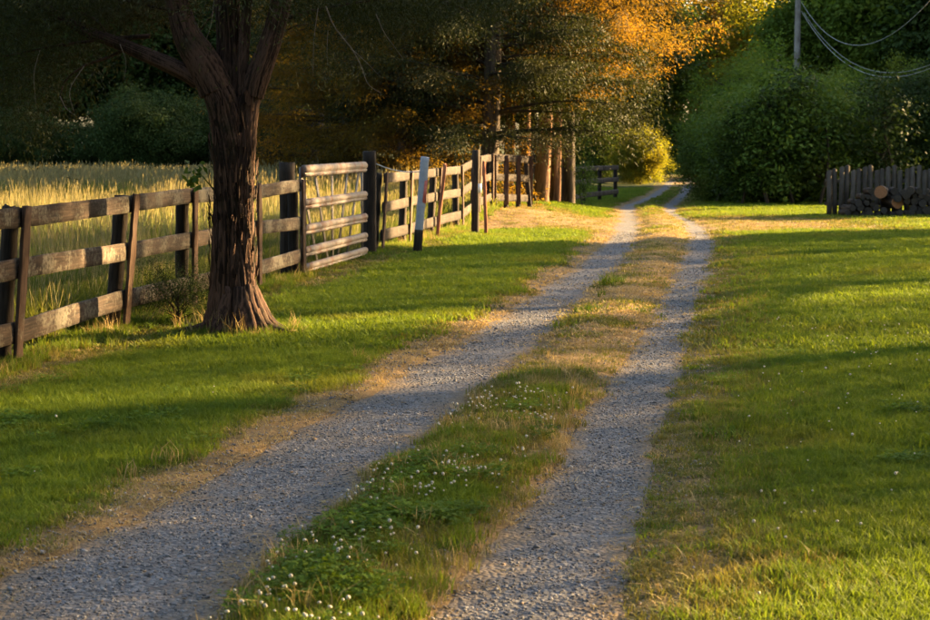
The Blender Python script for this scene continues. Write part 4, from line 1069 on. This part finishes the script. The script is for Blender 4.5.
def lawn():
    protos = [(tuft('g%d' % k, 10 + k, 60, .085, .035, .085, .0045, .45), M['grass']) for k in range(4)]             # 0-3 near green
    protos += [(tuft('o%d' % k, 20 + k, 46, .09, .025, .075, .0042, .6), M['grass_olive']) for k in range(3)]          # 4-6 olive
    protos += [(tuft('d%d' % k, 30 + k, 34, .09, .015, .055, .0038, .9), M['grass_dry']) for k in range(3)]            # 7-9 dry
    protos += [(clover_patch('c%d' % k, 40 + k, 70, .10), M['clover']) for k in range(3)]                               # 10-12 clover
    protos += [(tuft('G%d' % k, 50 + k, 60, .17, .05, .10, .011, .45), M['grass']) for k in range(3)]                 # 13-15 far green
    protos += [(tuft('O%d' % k, 60 + k, 50, .17, .03, .08, .010, .6), M['grass_olive']) for k in range(2)]            # 16-17 far olive
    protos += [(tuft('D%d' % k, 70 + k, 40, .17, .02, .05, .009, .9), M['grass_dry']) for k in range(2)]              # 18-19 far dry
    protos += [(tuft('S%d' % k, 80 + k, 16, .07, .09, .17, .0045, .45), M['grass_dry']) for k in range(2)]            # 20-21 tall straw
    P = []; R = []; S = []; I = []
    for (dens, y0, y1, far) in ((340, 5.0, 9.5, 0), (230, 9.5, 14.5, 0), (130, 14.5, 22, 1), (75, 22, 34, 1), (45, 34, 50, 1), (16, 50, 85, 1)):
        x, y = strat(dens, y0, y1, 2.4)
        ll, lr, rl, rr = edges(y)
        n = len(x); u = rng.random(n)
        inl = (x > ll) & (x < lr); inr = (x > rl) & (x < rr)
        din = np.where(inl, np.minimum(x - ll, lr - x), np.where(inr, np.minimum(x - rl, rr - x), 0))
        nz = n2(x, y, 2.2, 61)
        rut = (inl | inr)
        keep = ~rut | (u < .34 * smooth(.28, .0, din) + .05 * (nz > .6))
        d = dry_and_sun_band(x, y)
        # meadow side of the fence is handled elsewhere
        keep &= (x > fence_x(y) - .25) | (y > 42)
        # thin, patchy turf where it is dry and along the painted sun band
        keep &= ~((d > .5) & (rng.random(n) < .40 * d + .9 * (nz - .45)))
        x, y, d, nz, rut = x[keep], y[keep], d[keep], nz[keep], rut[keep]; n = len(x)
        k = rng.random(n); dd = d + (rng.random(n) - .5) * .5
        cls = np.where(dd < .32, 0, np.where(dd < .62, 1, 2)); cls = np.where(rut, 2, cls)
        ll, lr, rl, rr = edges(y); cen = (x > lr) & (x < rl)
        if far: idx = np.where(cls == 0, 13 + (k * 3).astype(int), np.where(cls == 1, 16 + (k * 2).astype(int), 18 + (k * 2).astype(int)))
        else:
            idx = np.where(cls == 0, (k * 4).astype(int), np.where(cls == 1, 4 + (k * 3).astype(int), 7 + (k * 3).astype(int)))
            cl = n2(x, y, 1.7, 71)
            isc = (cls == 0) & ((cen & (cl > .45) & (y < 11) & (k > .5)) | ((cl > .66) & (k > .8)))
            idx = np.where(isc, 10 + (k * 3).astype(int), idx)
            st = (rng.random(n) < .025) & (cls > 0) & ~rut & (x < rl)
            idx = np.where(st, 20 + (k * 2).astype(int), idx)
        hh = .50 + .70 * n2(x, y, .9, 81) * (.6 + .8 * rng.random(n))
        hh = np.where((d > .5) & ~(cen & (y < 13)), hh * .6, hh); hh = np.where(cen & (y < 11), hh * 1.1, hh); hh = np.where(rut, hh * .6, hh)
        sx = rng.uniform(.85, 1.25, n)
        P.append(np.stack([x, y, terrain(x, y)], 1)); I.append(idx)
        R.append(np.stack([rng.normal(0, .08, n), rng.normal(0, .08, n), rng.uniform(0, 6.28, n)], 1)); S.append(np.stack([sx, sx, hh], 1))
    # longer, uncut grass round the tree foot and along the fence line
    m = 260; a = rng.uniform(0, 6.28, m); q_ = .27 + .22 * rng.random(m) ** 1.5
    x1 = TREE_BASE.x + .05 + np.cos(a) * q_ * 1.15; y1 = TREE_BASE.y + np.sin(a) * q_
    yf = np.concatenate([rng.uniform(11, 22.6, 700), rng.uniform(27, 39.5, 700)]); xf = fence_x(yf) + rng.normal(.02, .10, len(yf))
    xa = np.concatenate([x1, xf]); ya = np.concatenate([y1, yf]); n = len(xa)
    P.append(np.stack([xa, ya, terrain(xa, ya)], 1)); u = rng.random(n); I.append(np.where(u < .5, (u * 8).astype(int), np.where(u < .75, 4 + ((u - .5) * 12).astype(int), np.where(u < .95, 5, 20))))
    R.append(np.stack([rng.normal(0, .2, n), rng.normal(0, .2, n), rng.uniform(0, 6.28, n)], 1)); S.append(np.stack([np.ones(n), np.ones(n), rng.uniform(.8, 2.0, n)], 1))
    scatter('lawn_grass', np.concatenate(P), np.concatenate(R), np.concatenate(S), np.concatenate(I), protos, 'short patchy lawn grass and clover leaves on both sides of the gravel lane')
    # clover flowers
    P = []
    x, y = strat(260, 5.6, 11.5); ll, lr, rl, rr = edges(y); cen = (x > lr + .05) & (x < rl - .05)
    cl = n2(x, y, 2.4, 91); k = cen & (cl > .53) & (rng.random(len(x)) < .6); P.append(np.stack([x[k], y[k]], 1))
    x, y = strat(16, 6, 16); ll, lr, rl, rr = edges(y); cl = n2(x, y, .9, 92); k = (x > rr + .4) & (cl > .45) & (rng.random(len(x)) < .65); P.append(np.stack([x[k], y[k]], 1))
    x, y = strat(2, 6, 14); ll, lr, rl, rr = edges(y); k = (x < ll - .3) & (x > fence_x(y) + .3) & (rng.random(len(x)) < .5); P.append(np.stack([x[k], y[k]], 1))
    P = np.concatenate(P); n = len(P); z = terrain(P[:, 0], P[:, 1])
    s = rng.uniform(.6, 1.3, n)
    scatter('clover_flowers', np.column_stack([P, z]), np.stack([rng.normal(0, .2, n), rng.normal(0, .2, n), rng.uniform(0, 6.28, n)], 1), np.stack([s, s, s * rng.uniform(.8, 1.35, n)], 1),
            rng.integers(0, 3, n), [(flower_mesh('f%d' % k, k), None) for k in range(3)], 'small round white clover flowers dotted over the lawn and the lane centre', 'flowers')
lawn()

def gravel():
    P = []; R = []; S = []
    for (dens, y0, y1, s0, s1) in ((4600, 5.4, 8.5, .004, .022), (3200, 8.5, 12.5, .006, .022), (1400, 12.5, 20, .009, .026), (350, 20, 34, .015, .035)):
        ys = rng.uniform(y0, y1, int(dens * (y1 - y0) * 4.2)); xs = curve(ys, RUT_LL) - .5 + rng.random(len(ys)) * 4.2
        ll, lr, rl, rr = edges(ys)
        o1 = np.maximum(ll - xs, xs - lr); o2 = np.maximum(rl - xs, xs - rr); o = np.minimum(o1, o2)
        nz = n2(xs, ys, 1.7, 95)
        pr = np.where(o < 0, .45 + .75 * smooth(.0, -.25, o) - .95 * smooth(.50, .68, nz), np.where(xs < ll, .42 * np.exp(-np.maximum(o, 0) / .30), .32 * np.exp(-np.maximum(o, 0) / .14)))
        k = rng.random(len(ys)) < pr; xs, ys = xs[k], ys[k]; n = len(xs)
        s = s0 + (s1 - s0) * rng.random(n) ** 3.2; s = np.where(rng.random(n) < .03, s * 1.8, s)
        P.append(np.stack([xs, ys, terrain(xs, ys) + .006 + s * .08], 1)); R.append(np.stack([rng.normal(0, .3, n), rng.normal(0, .3, n), rng.uniform(0, 6.28, n)], 1)); S.append(np.stack([s, s, s], 1))
    P = np.concatenate(P); n = len(P)
    scatter('gravel_stones', P, np.concatenate(R), np.concatenate(S), rng.integers(0, 6, n), stone_meshes(), 'loose blue-grey gravel chips in the two wheel tracks of the lane', 'gravel')
gravel()

def meadow():
    def heads(name, seed, n, rad, h0, h1, w=.009):
        g = np.random.default_rng(seed); b = Bag()
        for k in range(n):
            r = rad * math.sqrt(g.random()); a = g.uniform(0, 6.28); h = g.uniform(h0, h1); l = g.normal(0, .12, 2)
            p0 = np.array([r * math.cos(a), r * math.sin(a), 0]); p1 = p0 + [l[0] * h, l[1] * h, h]
            d = unit(p1 - p0); c = unit(np.cross(d, g.normal(size=3)))
            b.add(np.array([p0 - c * .002, p0 + c * .002, p1 + c * .0015, p1 - c * .0015]), [(0, 1, 2, 3)], a=np.full(4, g.random()))
            hl = g.uniform(.06, .13)
            for c2 in (c, np.cross(d, c)):
                b.add(np.array([p1 - d * hl, p1 - d * hl * .4 + c2 * w / 2, p1 + d * .02, p1 - d * hl * .4 - c2 * w / 2]), [(0, 1, 2, 3)], a=np.full(4, g.random()))
        return b.mesh(name)
    protos = [(tuft('m%d' % k, 110 + k, 70, .22, .28, .62, .008, .35, .3), M['meadow']) for k in range(3)]
    protos += [(heads('h%d' % k, 120 + k, 14, .24, .48, .85), M['meadow_gold']) for k in range(3)]
    protos += [(tuft('M%d' % k, 130 + k, 80, .55, .30, .66, .022, .35, .3), M['meadow']) for k in range(2)]
    protos += [(heads('H%d' % k, 140 + k, 36, .6, .5, .85, .02), M['meadow_gold']) for k in range(2)]
    P = []; R = []; S = []; I = []
    for (dens, y0, y1, far) in ((34, 11, 22, 0), (22, 22, 36, 0), (8, 36, 60, 1), (5, 60, 90, 1)):
        x, y = strat(dens, y0, y1, 1.5); k = x < fence_x(y) - .30 - rng.random(len(x)) * .3
        k &= (x < 1 - .02 * y)
        x, y = x[k], y[k]; n = len(x); u = rng.random(n)
        hd = rng.random(n) < .24
        idx = np.where(hd, 3 + (u * 3).astype(int), (u * 3).astype(int)) if not far else np.where(hd, 8 + (u * 2).astype(int), 6 + (u * 2).astype(int))
        s = (.75 + .5 * n2(x, y, .4, 131)) * rng.uniform(.85, 1.15, n) * (1 - .35 * smooth(1.5, .2, fence_x(y) - x))
        P.append(np.stack([x, y, terrain(x, y)], 1)); I.append(idx); S.append(np.stack([rng.uniform(.9, 1.2, n)] * 2 + [s], 1))
        R.append(np.stack([rng.normal(0, .06, n), rng.normal(0, .06, n), rng.uniform(0, 6.28, n)], 1))
    scatter('meadow_grass', np.concatenate(P), np.concatenate(R), np.concatenate(S), np.concatenate(I), protos, 'tall golden-headed meadow grass filling the field behind the board fence', 'meadow')
meadow()

# ------------------------------------------------------------------ weeds and small plants
def weed(px, s, n, rad, h0, h1, label, w=.009, mat='grass', py=300):
    p = at_depth(px, py, s); o = link('weed_clump', tuft('weed_clump', int(px), n, rad, h0, h1, w, .8, .5), M['clover']); o.location = (p.x, p.y, gz(p.x, p.y))
    return tag(o, label, 'weed')
weed(611, 21.0, 110, .15, .08, .20, 'dark green grass clump standing in the dry centre of the lane')
weed(602, 19.4, 24, .05, .05, .14, 'thin grass tuft on the left wheel track edge below the dark clump')
weed(590, 17.6, 120, .18, .05, .11, 'low spreading weed on the lane centre edge')
weed(636, 17.7, 70, .14, .03, .06, 'flat weed patch in the dry middle of the lane')
weed(748, 17.3, 90, .20, .05, .11, 'dark grass clump at the dry edge of the right lawn')
weed(720, 10.2, 90, .14, .05, .11, 'dark clover-like clump in the right lawn edge')
def fence_shrub():
    p = at_depth(178, 325, 16.5); base = Vector((p.x, p.y, gz(p.x, p.y))); e = empty('shrub', base); e.scale = (.68, .68, .6)
    tag(e, 'small dark feathery shrub between the forked cedar and the fence', 'shrub')
    cm, tw = cedar_crown('shrub_crown', 55, .52, .22, .02, 40, 130, .018, .0035, .0, .45, rise=(.2, 1.5), tr=.007)
    link('crown', cm, M['broad_dark'], e); link('stems', tw, M['bark_dark'], e)
    v, q, t, a = tube([(0, 0, -.05), (.01, 0, .3), (0, .01, .6)], [.015, .01, .004], 8, 6); b = Bag(); b.add(v, q, t, a); link('trunk', b.mesh('trunk'), M['bark_dark'], e)
fence_shrub()
